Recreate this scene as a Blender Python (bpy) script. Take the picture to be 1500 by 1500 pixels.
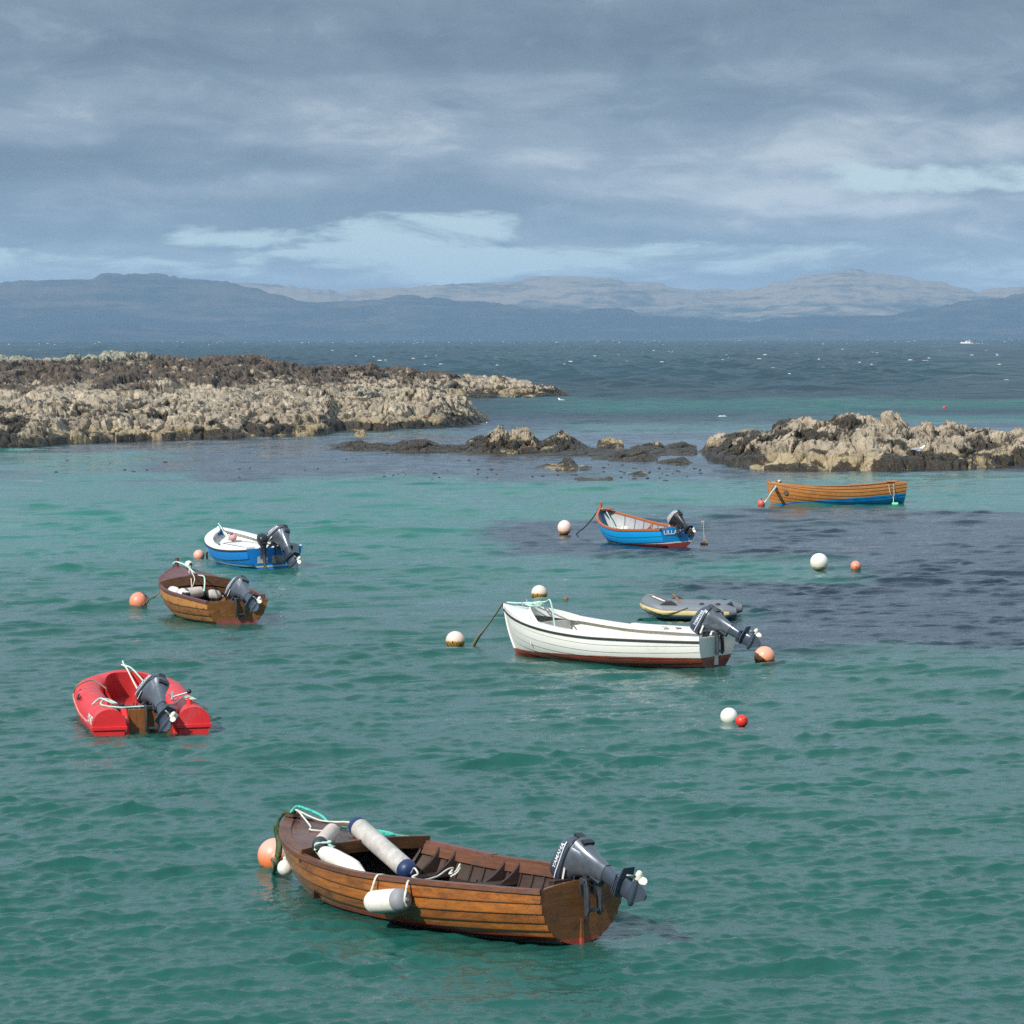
import bpy, bmesh, math, random, colorsys
import numpy as np
from mathutils import Vector, Matrix, Euler
from mathutils.bvhtree import BVHTree
R = math.radians
for o in list(bpy.data.objects): bpy.data.objects.remove(o, do_unlink=True)
S = bpy.context.scene
COL = S.collection
# ------------------------------------------------------------------ camera
F = 4500.; CX = CY = 750.; HC = 5.5                       # focal length in pixels of the 1500 px frame, eye height
TILT = math.atan((750-494)/F); ROLL = math.atan(4/1500.)
cam = bpy.data.cameras.new('camera'); camo = bpy.data.objects.new('camera', cam); COL.objects.link(camo)
cam.sensor_width = 36; cam.lens = 36*F/1500; cam.clip_start = .5; cam.clip_end = 60000
f_ = Vector((0, math.cos(TILT), -math.sin(TILT))); r_ = Vector((1, 0, 0)); u_ = r_.cross(f_)
r2 = r_*math.cos(ROLL)-u_*math.sin(ROLL); u2 = u_*math.cos(ROLL)+r_*math.sin(ROLL)
camo.matrix_world = Matrix.Translation((0, 0, HC)) @ Matrix((r2, u2, -f_)).transposed().to_4x4()
S.camera = camo
# ------------------------------------------------------------------ exposure, sun, sky
S.render.resolution_x = S.render.resolution_y = 1024
S.view_settings.view_transform = 'Standard'; S.view_settings.look = 'None'
S.view_settings.exposure = 0.37; S.view_settings.gamma = 1.0
S.cycles.use_denoising = False
S.cycles.max_bounces = 8; S.cycles.diffuse_bounces = 3; S.cycles.glossy_bounces = 4
S.cycles.volume_bounces = 1; S.cycles.caustics_reflective = False; S.cycles.sample_clamp_indirect = 6
SUN_AZ = R(-38); SUN_EL = R(36)                            # the sun stands behind the camera, to the left
sd = Vector((math.sin(SUN_AZ)*math.cos(SUN_EL), -math.cos(SUN_AZ)*math.cos(SUN_EL), math.sin(SUN_EL)))
sl = bpy.data.lights.new('sun', 'SUN'); so = bpy.data.objects.new('sun', sl); COL.objects.link(so)
sl.energy = 4.2; sl.angle = R(.55); sl.color = (1, .95, .87)
so.rotation_euler = sd.to_track_quat('Z', 'Y').to_euler(); so.location = (-20, -30, 40)

def ramp(nt, fac, stops, interp='LINEAR'):
    n = nt.nodes.new('ShaderNodeValToRGB'); n.color_ramp.interpolation = interp
    e = n.color_ramp.elements
    while len(e) < len(stops): e.new(.5)
    for q, (p, c) in zip(e, stops):
        q.position = p; q.color = (*c, 1) if len(c) == 3 else c
    nt.links.new(fac, n.inputs[0]); return n.outputs[0]
def math_(nt, op, a, b=0., c=None, clamp=False):
    n = nt.nodes.new('ShaderNodeMath'); n.operation = op; n.use_clamp = clamp
    for i, v in enumerate((a, b) if c is None else (a, b, c)):
        if isinstance(v, (int, float)): n.inputs[i].default_value = v
        else: nt.links.new(v, n.inputs[i])
    return n.outputs[0]
def mix(nt, f, a, b, mode='MIX'):
    n = nt.nodes.new('ShaderNodeMix'); n.data_type = 'RGBA'; n.blend_type = mode
    for s, v in ((n.inputs[0], f), (n.inputs[6], a), (n.inputs[7], b)):
        if isinstance(v, (int, float)): s.default_value = v
        elif isinstance(v, (tuple, list)): s.default_value = (*v, 1) if len(v) == 3 else v
        else: nt.links.new(v, s)
    return n.outputs[2]
def mapr(nt, v, a, b, c=0., d=1., smooth=True):
    n = nt.nodes.new('ShaderNodeMapRange'); n.interpolation_type = 'SMOOTHSTEP' if smooth else 'LINEAR'
    nt.links.new(v, n.inputs[0])
    for i, x in enumerate((a, b, c, d)): n.inputs[i+1].default_value = x
    return n.outputs[0]
def noise(nt, vec, scale, detail=4., rough=.5, dist=0., dim='3D'):
    n = nt.nodes.new('ShaderNodeTexNoise'); n.noise_dimensions = dim
    n.inputs['Scale'].default_value = scale; n.inputs['Detail'].default_value = detail
    n.inputs['Roughness'].default_value = rough; n.inputs['Distortion'].default_value = dist
    if vec is not None: nt.links.new(vec, n.inputs['Vector'])
    return n.outputs['Fac']
def voro(nt, vec, scale, feature='F1', rnd=1.):
    n = nt.nodes.new('ShaderNodeTexVoronoi'); n.feature = feature
    n.inputs['Scale'].default_value = scale; n.inputs['Randomness'].default_value = rnd
    nt.links.new(vec, n.inputs['Vector']); return n.outputs['Distance']
def mapping(nt, vec, scale=(1, 1, 1), loc=(0, 0, 0), rot=(0, 0, 0)):
    n = nt.nodes.new('ShaderNodeMapping'); nt.links.new(vec, n.inputs[0])
    n.inputs['Scale'].default_value = scale; n.inputs['Location'].default_value = loc; n.inputs['Rotation'].default_value = rot
    return n.outputs[0]

w = bpy.data.worlds.new('World'); S.world = w; w.use_nodes = True
nt = w.node_tree; nt.nodes.clear()
tc = nt.nodes.new('ShaderNodeTexCoord').outputs['Generated']
sky = nt.nodes.new('ShaderNodeTexSky'); sky.sky_type = 'NISHITA'; sky.sun_disc = False
sky.sun_elevation = SUN_EL; sky.sun_rotation = math.pi - SUN_AZ if False else math.atan2(sd.x, sd.y)
sky.air_density = 1.; sky.dust_density = 1.2; sky.ozone_density = 1.5
SKY_K = .10
sep = nt.nodes.new('ShaderNodeSeparateXYZ'); nt.links.new(tc, sep.inputs[0])
dx, dy, dz = sep.outputs
zc = math_(nt, 'MAXIMUM', dz, .0)
hyp = math_(nt, 'POWER', math_(nt, 'ADD', math_(nt, 'MULTIPLY', dx, dx), math_(nt, 'MULTIPLY', dy, dy)), .5)
tanel = math_(nt, 'DIVIDE', zc, math_(nt, 'MAXIMUM', hyp, .02))
az = math_(nt, 'ARCTAN2', dx, dy)
# cloud sheet: azimuth against a compressed elevation, so banks flatten towards the horizon
ev = math_(nt, 'POWER', math_(nt, 'ADD', tanel, .004), .72)
cv = nt.nodes.new('ShaderNodeCombineXYZ'); nt.links.new(az, cv.inputs[0]); nt.links.new(ev, cv.inputs[1]); cv.inputs[2].default_value = 3.7
def banks(sc, loc, scale, detail, rough, dist=0.):
    return noise(nt, mapping(nt, cv.outputs[0], sc, loc), scale, detail, rough, dist)
nb = banks((1.0, 2.3, 1), (1.3, .4, 0), 9., 8, .60, .5)
ns = banks((1.0, 1.7, 1), (4.3, 2.4, 0), 26., 6, .58, .5)
nl = banks((1.0, 3.6, 1), (7.1, 5.4, 2), 4.2, 3, .5)
# openings (real gaps in the cloud deck, placed by bearing and elevation in degrees)
def gap(a0, e0, wa, we, amt):
    a = math_(nt, 'DIVIDE', math_(nt, 'SUBTRACT', az, math.atan((a0-750)/F)), wa/F)
    e = math_(nt, 'DIVIDE', math_(nt, 'SUBTRACT', tanel, (494-e0)/F), we/F)
    d = math_(nt, 'ADD', math_(nt, 'POWER', math_(nt, 'ABSOLUTE', a), 2.6), math_(nt, 'POWER', math_(nt, 'ABSOLUTE', e), 2.))
    d = math_(nt, 'ADD', d, math_(nt, 'ADD', math_(nt, 'MULTIPLY', math_(nt, 'SUBTRACT', ns, .5), 2.4), math_(nt, 'MULTIPLY', math_(nt, 'SUBTRACT', nb, .5), 3.)))
    return math_(nt, 'MULTIPLY', mapr(nt, d, 1.9, -.3, 0., 1.), amt)
gs = None
for g in ((350, 352, 170, 26, .9), (620, 338, 190, 30, .95), (520, 380, 600, 24, .95), (1420, 262, 190, 26, .8), (1160, 376, 460, 22, .7), (120, 385, 260, 22, .5), (800, 388, 1300, 26, .62)):
    v = gap(*g); gs = v if gs is None else math_(nt, 'MAXIMUM', gs, v)
cov = math_(nt, 'ADD', math_(nt, 'MULTIPLY', math_(nt, 'SUBTRACT', nb, .5), 1.9), math_(nt, 'MULTIPLY', math_(nt, 'SUBTRACT', ns, .5), .7))
cov = math_(nt, 'SUBTRACT', math_(nt, 'ADD', cov, .60), math_(nt, 'MULTIPLY', gs, .95))
cov = mapr(nt, cov, -.18, .36)
# brightness of the cloud undersides
br = math_(nt, 'ADD', math_(nt, 'MULTIPLY', math_(nt, 'SUBTRACT', nl, .5), 1.5), math_(nt, 'MULTIPLY', math_(nt, 'SUBTRACT', ns, .5), 1.3))
br = math_(nt, 'ADD', math_(nt, 'ADD', br, math_(nt, 'MULTIPLY', math_(nt, 'SUBTRACT', nb, .5), -.8)), .50)
hi = None
for g in ((640, 180, 280, 60, .24), (900, 250, 500, 40, .18), (330, 270, 170, 22, .24), (1250, 215, 260, 32, .16), (1230, 295, 190, 24, .26), (70, 200, 120, 60, .15)):
    v = gap(*g); hi = v if hi is None else math_(nt, 'ADD', hi, v)
dk = None
for g in ((500, 80, 700, 26, .25), (750, 10, 1200, 55, .22), (200, 240, 330, 26, .3), (1150, 150, 500, 26, .22)):
    v = gap(*g); dk = v if dk is None else math_(nt, 'ADD', dk, v)
br = math_(nt, 'SUBTRACT', math_(nt, 'ADD', br, hi), dk)
cloud = ramp(nt, br, [(0., (.118, .163, .216)), (.42, (.162, .216, .272)), (.72, (.245, .300, .358)), (1., (.42, .475, .515))])
cloud = mix(nt, 1., cloud, mix(nt, mapr(nt, tanel, .088, .25), (1, 1, 1), (2.15, 2.1, 2.0)), 'MULTIPLY')  # clouds overhead, out of view, brightened to lift the water's reflections
skyc = mix(nt, 1., sky.outputs[0], (SKY_K, SKY_K, SKY_K), 'MULTIPLY')
clear = mix(nt, mapr(nt, tanel, 0., .35, .85, .15), skyc, (.415, .535, .585))
skyfin = mix(nt, cov, clear, cloud)
bg = nt.nodes.new('ShaderNodeBackground'); bg.inputs[1].default_value = 1.0
nt.links.new(skyfin, bg.inputs[0])
wo = nt.nodes.new('ShaderNodeOutputWorld'); nt.links.new(bg.outputs[0], wo.inputs[0])
w.cycles.sampling_method = 'MANUAL' if hasattr(w.cycles, 'sampling_method') else None
w.cycles.sample_map_resolution = 1024

# ------------------------------------------------------------------ numpy camera, for placing things by bearing and distance
FB = np.array(f_); RB = np.array(r2); UB = np.array(u2)
def proj(p):
    p = np.asarray(p, float)-np.array([0, 0, HC]); d = p@FB
    return np.stack([CX+F*(p@RB)/d, CY-F*(p@UB)/d], -1)
def on_water(px, py, z=0.):
    d = FB+RB*(px-CX)/F-UB*(py-CY)/F; t = (z-HC)/d[2]; return np.array([0, 0, HC])+d*t
def at_y(px, py, Y):
    d = FB+RB*(px-CX)/F-UB*(py-CY)/F; return np.array([0, 0, HC])+d*(Y/d[1])
def ydist(py): return F*HC/(py-494.)

# ------------------------------------------------------------------ materials
MATS = {}
def newmat(name):
    m = bpy.data.materials.new(name); m.use_nodes = True; nt = m.node_tree
    b = nt.nodes['Principled BSDF']; MATS[name] = m; return m, nt, b
def setc(nt, b, k, v):
    if isinstance(v, (int, float)): b.inputs[k].default_value = v
    elif isinstance(v, (tuple, list)): b.inputs[k].default_value = (*v, 1)
    else: nt.links.new(v, b.inputs[k])
def bump(nt, b, h, strength=.3, dist=.01):
    n = nt.nodes.new('ShaderNodeBump'); n.inputs['Strength'].default_value = strength; n.inputs['Distance'].default_value = dist
    nt.links.new(h, n.inputs['Height']); nt.links.new(n.outputs[0], b.inputs['Normal'])
def objc(nt): return nt.nodes.new('ShaderNodeTexCoord').outputs['Object']
def attr(nt, name):
    n = nt.nodes.new('ShaderNodeAttribute'); n.attribute_name = name; return n.outputs['Fac']
def plain(name, col, rough=.5, metal=0., var=.12, scale=9., bmp=.0, dirt=None, coat=0.):
    m, nt, b = newmat(name); c = objc(nt)
    n1 = noise(nt, c, scale, 5, .6); lo = tuple(x*(1-var) for x in col); hi = tuple(min(1, x*(1+var)) for x in col)
    k = ramp(nt, n1, [(.3, lo), (.7, hi)])
    if dirt:
        n2 = noise(nt, mapping(nt, c, (1, 1, .6)), scale*.8, 6, .7); k = mix(nt, mapr(nt, n2, .5, .74, 0., dirt[1]), k, dirt[0])
    setc(nt, b, 'Base Color', k); b.inputs['Metallic'].default_value = metal
    setc(nt, b, 'Roughness', mapr(nt, n1, .3, .7, max(.05, rough-.08), rough+.08)); b.inputs['Coat Weight'].default_value = coat
    b.inputs['Coat Roughness'].default_value = .12
    if bmp: bump(nt, b, noise(nt, c, scale*6, 4, .6), bmp, .004)
    return m

# ------------------------------------------------------------------ mesh builder
class MB:
    def __init__(s): s.v = []; s.f = []; s.m = []; s.n = 0
    def add(s, V, Fc, m=0):
        V = np.asarray(V, float).reshape(-1, 3); s.v.append(V)
        for q in Fc: s.f.append([int(i)+s.n for i in q]); s.m.append(m)
        s.n += len(V); return s
    def grid(s, P, m=0, cu=False, cv=False, flip=False):
        P = np.asarray(P, float); a, b = P.shape[:2]; Fc = []
        for i in range(a if cu else a-1):
            for j in range(b if cv else b-1):
                i2 = (i+1) % a; j2 = (j+1) % b; q = (i*b+j, i*b+j2, i2*b+j2, i2*b+j)
                Fc.append(q[::-1] if flip else q)
        return s.add(P, Fc, m)
    def box(s, c, d, rot=None, m=0, taper=1.):
        V = np.array([(x, y, z) for z in (-.5, .5) for y in (-.5, .5) for x in (-.5, .5)], float)
        V[4:, :2] *= taper; V = V*np.array(d)
        if rot is not None: V = V@np.array(Euler(rot).to_matrix()).T
        return s.add(V+np.array(c), [(0, 2, 3, 1), (4, 5, 7, 6), (0, 1, 5, 4), (2, 6, 7, 3), (0, 4, 6, 2), (1, 3, 7, 5)], m)
    def prism(s, poly, axis, a, b, m=0):
        # polygon in the two other axes, extruded along axis from a to b
        n = len(poly); V = []
        for t in (a, b):
            for p in poly:
                q = list(p); q.insert(axis, t); V.append(q)
        Fc = [tuple(range(n))[::-1], tuple(range(n, 2*n))]+[(i, (i+1) % n, n+(i+1) % n, n+i) for i in range(n)]
        return s.add(V, Fc, m)
    def tube(s, pts, r, n=8, m=0, caps=True, close=False):
        P = np.asarray(pts, float); k = len(P); rr = np.broadcast_to(np.asarray(r, float), (k,))
        T = np.gradient(P, axis=0) if not close else np.roll(P, -1, 0)-np.roll(P, 1, 0)
        T /= np.linalg.norm(T, axis=1, keepdims=True)+1e-12
        up = np.array([0, 0, 1.]) if abs(T[0][2]) < .9 else np.array([1., 0, 0]); rings = []
        a = np.cross(T[0], up); a /= np.linalg.norm(a)
        for i in range(k):
            a = a-T[i]*(a@T[i]); a /= np.linalg.norm(a)+1e-12; b = np.cross(T[i], a)
            th = np.arange(n)*2*math.pi/n
            rings.append(P[i]+rr[i]*(np.outer(np.cos(th), a)+np.outer(np.sin(th), b)))
        s.grid(np.array(rings), m, cu=close, cv=True, flip=False)
        if caps and not close:
            b0 = s.n-k*n; s.f.append([b0+j for j in range(n)][::-1]); s.m.append(m); s.f.append([b0+(k-1)*n+j for j in range(n)]); s.m.append(m)
        return s
    def lathe(s, c, prof, n=24, m=0, axis=None, seg=None):
        # prof: (radius, height) up the axis
        th = np.arange(n)*2*math.pi/n; P = np.array([[(r*math.cos(t), r*math.sin(t), h) for t in th] for r, h in prof])
        if axis is not None:
            q = np.array(Vector(axis).to_track_quat('Z', 'Y').to_matrix()); P = P@q.T
        return s.grid(P+np.array(c), m, cv=True)
    def ball(s, c, r, m=0, n=28, k=16, sz=1., axis=None):
        a = np.linspace(-math.pi/2, math.pi/2, k); return s.lathe(c, [(max(1e-4, r*math.cos(t)), r*sz*math.sin(t)) for t in a], n, m, axis)
    def build(s, name, mats, parent=None, smooth=35, bevel=0., subd=0):
        me = bpy.data.meshes.new(name); V = np.concatenate(s.v) if s.v else np.zeros((0, 3))
        me.from_pydata(V.tolist(), [], s.f); mats = mats if isinstance(mats, (list, tuple)) else [mats]
        for q in mats: me.materials.append(q)
        if len(mats) > 1: me.polygons.foreach_set('material_index', s.m)
        if smooth:
            me.polygons.foreach_set('use_smooth', [True]*len(me.polygons))
        me.validate(); me.update()
        if smooth and smooth < 180: me.set_sharp_from_angle(angle=R(smooth))
        o = bpy.data.objects.new(name, me); COL.objects.link(o)
        if parent is not None: o.parent = parent
        if bevel:
            b = o.modifiers.new('bevel', 'BEVEL'); b.width = bevel; b.segments = 2; b.limit_method = 'ANGLE'; b.angle_limit = R(40)
        if subd:
            b = o.modifiers.new('sub', 'SUBSURF'); b.levels = b.render_levels = subd
        return o
def tag(o, label=None, cat=None, group=None, kind=None):
    if label: o['label'] = label
    if cat: o['category'] = cat
    if group: o['group'] = group
    if kind: o['kind'] = kind
    return o
def thing(name, label, cat, loc=(0, 0, 0), rot=(0, 0, 0), group=None):
    o = bpy.data.objects.new(name, None); COL.objects.link(o); o.location = loc; o.rotation_euler = rot; o.empty_display_size = .2
    return tag(o, label, cat, group)
def rotm(yaw, pitch, roll): return np.array(Euler((roll, pitch, yaw)).to_matrix())
def sstep(x, a, b):
    t = np.clip((x-a)/(b-a), 0, 1); return t*t*(3-2*t)

# ------------------------------------------------------------------ numpy noise
def _h(ix, iy, iz, k):
    n = (ix*73856093 ^ iy*19349663 ^ iz*83492791 ^ k*2654435761) & 0xFFFFFFFF
    n = ((n ^ (n >> 15))*2246822519) & 0xFFFFFFFF; n = ((n ^ (n >> 13))*3266489917) & 0xFFFFFFFF
    return ((n ^ (n >> 16)) & 0xFFFFFF)/float(0xFFFFFF)
def vnoise(x, y, z=0., k=0):
    x, y, z = np.broadcast_arrays(np.asarray(x, float), y, z); ix, iy, iz = (np.floor(q).astype(np.int64) for q in (x, y, z))
    fx, fy, fz = x-ix, y-iy, z-iz; fx, fy, fz = (q*q*(3-2*q) for q in (fx, fy, fz)); r = 0.
    for a in (0, 1):
        for b in (0, 1):
            for c in (0, 1):
                r = r+_h(ix+a, iy+b, iz+c, k)*(fx if a else 1-fx)*(fy if b else 1-fy)*(fz if c else 1-fz)
    return r
def fbm(x, y, z=0., o=5, g=.5, k=0):
    s = 0.; a = 1.; t = 0.
    for i in range(o): s = s+a*vnoise(x*2**i, y*2**i, z*2**i, k+i*17); t += a; a *= g
    return s/t
def worley(x, y, z=0., k=0):
    x, y, z = np.broadcast_arrays(np.asarray(x, float), y, z); ix, iy, iz = (np.floor(q).astype(np.int64) for q in (x, y, z))
    f1 = np.full(x.shape, 9.); f2 = np.full(x.shape, 9.); hh = np.zeros(x.shape)
    for a in (-1, 0, 1):
        for b in (-1, 0, 1):
            for c in (-1, 0, 1):
                jx, jy, jz = ix+a, iy+b, iz+c
                d = np.sqrt((jx+_h(jx, jy, jz, k)-x)**2+(jy+_h(jx, jy, jz, k+1)-y)**2+(jz+_h(jx, jy, jz, k+2)-z)**2)
                m = d < f1; f2 = np.where(m, f1, np.minimum(f2, d)); hh = np.where(m, _h(jx, jy, jz, k+3), hh); f1 = np.where(m, d, f1)
    return f1, f2, hh
def gridmesh(name, V, nu, nv, mats, attrs={}, smooth=True, flip=False):
    me = bpy.data.meshes.new(name); me.vertices.add(len(V)); me.vertices.foreach_set('co', V.astype(np.float32).ravel())
    i = np.arange(nu-1)[:, None]*nv+np.arange(nv-1)[None, :]; q = np.stack([i, i+1, i+nv+1, i+nv], -1).reshape(-1, 4)
    if flip: q = q[:, ::-1]
    nf = len(q); me.loops.add(nf*4); me.loops.foreach_set('vertex_index', q.astype(np.int32).ravel())
    me.polygons.add(nf); me.polygons.foreach_set('loop_start', np.arange(0, nf*4, 4, dtype=np.int32))
    if smooth: me.polygons.foreach_set('use_smooth', np.ones(nf, dtype=bool))
    me.update(calc_edges=True)
    for k, a in attrs.items():
        at = me.attributes.new(k, 'FLOAT', 'POINT'); at.data.foreach_set('value', a.astype(np.float32).ravel())
    me.materials.append(mats); o = bpy.data.objects.new(name, me); COL.objects.link(o); return o
# ================================================================== boats: hull form and poses
class Hull:
    def __init__(s, **k):
        d = dict(L=3.9, bm=.8, bt=.62, tm=.42, sb=.85, sm=.5, st=.55, kd=-.14, kt=-.05, kb=-.1, rake=.18, cut=.35, trake=.05, nm=2.6, nt=2.2, nb=1.4, flare=.08, pb=2.6, sp=1.8)
        d.update(k); s.__dict__.update(d)
    def ab(s, t): return np.clip((s.tm-t)/s.tm, 0, 1), np.clip((t-s.tm)/(1-s.tm), 0, 1)
    def sheer(s, t):
        a, b = s.ab(t); return s.sm+(s.st-s.sm)*a**2+(s.sb-s.sm)*b**s.sp
    def keel(s, t):
        a, b = s.ab(t); return s.kd+(s.kt-s.kd)*a**1.6+(s.kb-s.kd)*b**2.
    def beam(s, t):
        a, b = s.ab(t); return np.where(t < s.tm, s.bt+(s.bm-s.bt)*(1-a**2), .02+(s.bm-.02)*(1-b**s.pb))
    def P(s, t, v, side=1, off=0.):
        t, v = np.broadcast_arrays(np.asarray(t, float), np.asarray(v, float)); a, b = s.ab(t)
        n = s.nm+(s.nt-s.nm)*a**1.5+(s.nb-s.nm)*b**1.3; th = v*np.pi/2
        def yz(th):
            th = np.clip(th, 0, np.pi/2); return np.sin(th)**(2/n), 1-np.clip(np.cos(th), 0, 1)**(2/n)
        yy, zz = yz(th); k = s.keel(t); sh = s.sheer(t); bmv = s.beam(t)
        y = bmv*yy*(1-s.flare*(1-zz)); z = k+(sh-k)*zz
        x = -s.L/2+s.L*t-(s.cut*(1-zz)**2+s.rake*(1-zz))*b**3-s.trake*zz*np.clip(1-t/.25, 0, 1)**2
        y1, z1 = yz(th-.02); y2, z2 = yz(th+.02); ey = (y2-y1)*bmv; ez = (z2-z1)*(sh-k); l = np.hypot(ey, ez)+1e-9
        y = y+off*ez/l; z = z-off*ey/l
        return np.stack([x, np.maximum(y, .002)*side, z], -1)
    def inner(s, t, z, off=-.03):   # inside half-width at height z
        v = np.linspace(.02, 1, 80); p = s.P(t, v, 1, off); return float(np.interp(z, p[:, 2], p[:, 1])), float(np.interp(z, p[:, 2], p[:, 0]))
POSE = {}
BOATS = dict(
 fore=(Hull(L=4.405, bm=.879, bt=.503, sb=.753, sm=.442, st=.421, pb=3.4, nb=1.263, cut=.273, rake=.117, nt=2.3, kt=-.10), -.828, 29.264, 2.281, .052, .026),
 white=(Hull(L=4.219, bm=.892, bt=.606, sb=.825, sm=.511, st=.519, pb=3.295, nb=1.593, cut=.236, rake=.095, kt=-.09), 1.626, 52.25, 2.553, -.001, .011),
 mid=(Hull(L=3.805, bm=.813, bt=.606, sb=.833, sm=.52, st=.471, pb=2.896, kt=-.08), -6.088, 60.774, 1.986, -.015, 0.),
 bluewhite=(Hull(L=3.928, bm=.844, bt=.691, sb=.756, sm=.426, st=.499, pb=3.219, kt=-.09), -6.503, 75.036, 2.001, .002, -.032),
 blue=(Hull(L=3.67, bm=.804, bt=.547, sb=.907, sm=.434, st=.449, pb=3.054, kt=-.13), 3.401, 81.868, 2.112, .033, -.039),
 row=(Hull(L=4.475, bm=.778, bt=.60, sb=.787, sm=.559, st=.662, pb=2.609, nb=1.356, cut=.146, rake=.033, kt=-.13), 10.629, 100.968, 3.295, .02, .006))
RED = (-5.45, 44.25, R(104.5)); GREY = on_water(1008, 908)
def footprint(x, y):
    """how far inside a floating hull a water point lies (0 outside .. 1 inside)"""
    r = np.zeros_like(x); near_[:] = 0
    def loc(cx, cy, yaw): c, s_ = math.cos(yaw), math.sin(yaw); return (x-cx)*c+(y-cy)*s_, -(x-cx)*s_+(y-cy)*c
    for H, cx, cy, yaw, _, _ in BOATS.values():
        u, v = loc(cx, cy, yaw); t = (u+H.L/2)/H.L; m = (t > -.02) & (t < 1)
        tq = np.linspace(0, 1, 41); w0 = np.interp(np.clip(t, 0, 1), tq, [float(np.interp(0., (Q := H.P(a, np.linspace(0, 1, 60)))[:, 2], Q[:, 1])) for a in tq])
        r = np.maximum(r, np.where(m, sstep(w0-np.abs(v), .03, .13)*sstep(t, .01, .04)*sstep(.93-t, 0., .06), 0))
        near_[:] = np.maximum(near_, np.where((t > -.35) & (t < 1.3), sstep(w0+.75-np.abs(v), 0, .7)*sstep(t, -.25, -.03)*sstep(1.2-t, 0, .2), 0))
    u, v = loc(*RED); r = np.maximum(r, sstep(.62-np.abs(v), 0, .1)*sstep(1.2-np.abs(u), 0, .1))
    u, v = loc(GREY[0], GREY[1], R(170)); r = np.maximum(r, sstep(.45-np.abs(v), 0, .1)*sstep(1.0-np.abs(u), 0, .1))
    return r

# ================================================================== the sea
rng = np.random.default_rng(7)
def rows():
    y = 8.; out = []
    while y < 2600:
        out.append(y); y += min(2.1, max(.032, .031*(y/25)**1.17)) if y > 22 else .5
    while y < 14500: out.append(y); y *= 1.05
    out.append(14500.); return np.array(out)
YR = rows(); APX = 20.
ta = np.concatenate([-np.geomspace(1.2, .16, 24)[:-1], np.linspace(-.16, .16, 620), np.geomspace(.16, 1.2, 24)[1:]])
XX = (YR[:, None]+APX)*ta[None, :]*.82; YY = np.broadcast_to(YR[:, None], XX.shape)
XX = XX.ravel(); YY = YY.ravel().copy(); step = np.interp(YY, YR, np.gradient(YR))
WD = R(-72)                                             # the breeze comes over the rocks from the left
DX = np.zeros_like(XX); DY = np.zeros_like(XX); DZ = np.zeros_like(XX)
calm = (1+.3*sstep(YY, 42, 85))*(1-.42*np.exp(-((YY-142)/30)**4))
gust = .72+.56*fbm(XX*.09, YY*.05, o=3, k=5)
open_ = sstep(YY, 190, 420)
GRP = []
for q in range(6):
    sc_ = (.5, .9, 2.0)[q//2]; GRP.append(np.clip((fbm(XX/(sc_*2.)+YY*.25/sc_+q*9.1, YY/(sc_*.9)+q*3.7, o=3, k=300+q*7)-.29)*3.0, 0, 2.1)**1.1)
def waves(n, l0, l1, slope, spread, env, sharp=1., skew=0., grp=False):
    global DX, DY, DZ
    ls = np.geomspace(l0, l1, n)*(1+.12*rng.standard_normal(n))
    for l in ls:
        th = WD+spread*rng.standard_normal(); k = 2*math.pi/l; s_ = slope*math.sqrt(2/n); A = s_/k; ph = rng.uniform(0, 6.283)
        e = env*sstep(l/step, 2.2, 4.2); ok = e > 1e-4
        if not ok.any(): continue
        if grp: e = e*GRP[(0 if l < .3 else 2 if l < 1. else 4)+rng.integers(2)]
        c, s2 = math.cos(th), math.sin(th); p = k*(c*XX[ok]+s2*YY[ok])+ph; sn = np.sin(p)*A*e[ok]; DZ[ok] += (np.cos(p)+skew*np.sin(2*p))*A*e[ok]
        DX[ok] -= sharp*c*sn; DY[ok] -= sharp*s2*sn
waves(38, .5, 3.2, .115, .32, calm*gust, 1., .22, True)
waves(70, .16, .5, .31, .42, calm*gust, .6, .22, True)
waves(50, .085, .22, .21, .8, calm*gust, .5, .15)
waves(50, 4.5, 12, .26, .7, open_, 1., .2)
near_ = np.zeros_like(XX); fp = footprint(XX, YY); DZ = DZ*(1-.6*near_); DX *= 1-.6*near_; DY *= 1-.6*near_; DZ = DZ*(1-fp)-.17*fp
VW = np.stack([XX+DX, YY+DY, DZ], -1)
# weed beds and sand, by place on the sea bed
def bed(px0, px1, py0, py1, x, y, nz, soft=.25, k=.55):
    a = on_water((px0+px1)/2, (py0+py1)/2); ya, yb = ydist(py1), ydist(py0)
    ym = (ya+yb)/2; u = ((x/y*F+750)-(px0+px1)/2)/((px1-px0)/2); v = (y-ym)/((yb-ya)/2)
    d = np.maximum(np.abs(u), np.abs(v))+(nz-.5)*k*2
    return 1-sstep(d, 1-soft, 1+soft)
nz = fbm(XX*.05, YY*.022, o=5, k=31); nz2 = fbm(XX*.22, YY*.10, o=5, g=.6, k=77)
W = np.zeros_like(XX)
for b in ((-900, 2400, 634, 700), (735, 1180, 764, 814), (1040, 2200, 744, 818), (1240, 2200, 790, 880), (1050, 2200, 858, 950), (150, 420, 684, 706)):
    W = np.maximum(W, bed(*b, XX, YY, nz*.5+nz2*.5, .20, .75))
for b in ((-300, 175, 662, 690), (-100, 90, 652, 662), (60, 300, 690, 702)):
    W = W*(1-bed(*b, XX, YY, nz2, .3, .45))
far = sstep(YY, 172, 182); nf = fbm(XX*.02, YY*.006, o=4, k=12)
W = np.where(far > 0, np.maximum(W*(1-far), far*.92), W)
for b in ((735, 1260, 585, 606), (820, 1180, 621, 632), (1200, 1800, 588, 600), (1180, 1800, 611, 622)):
    W = W*(1-.8*bed(*b, XX, YY, nf*.6+nz2*.4, .5, .8))
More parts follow.
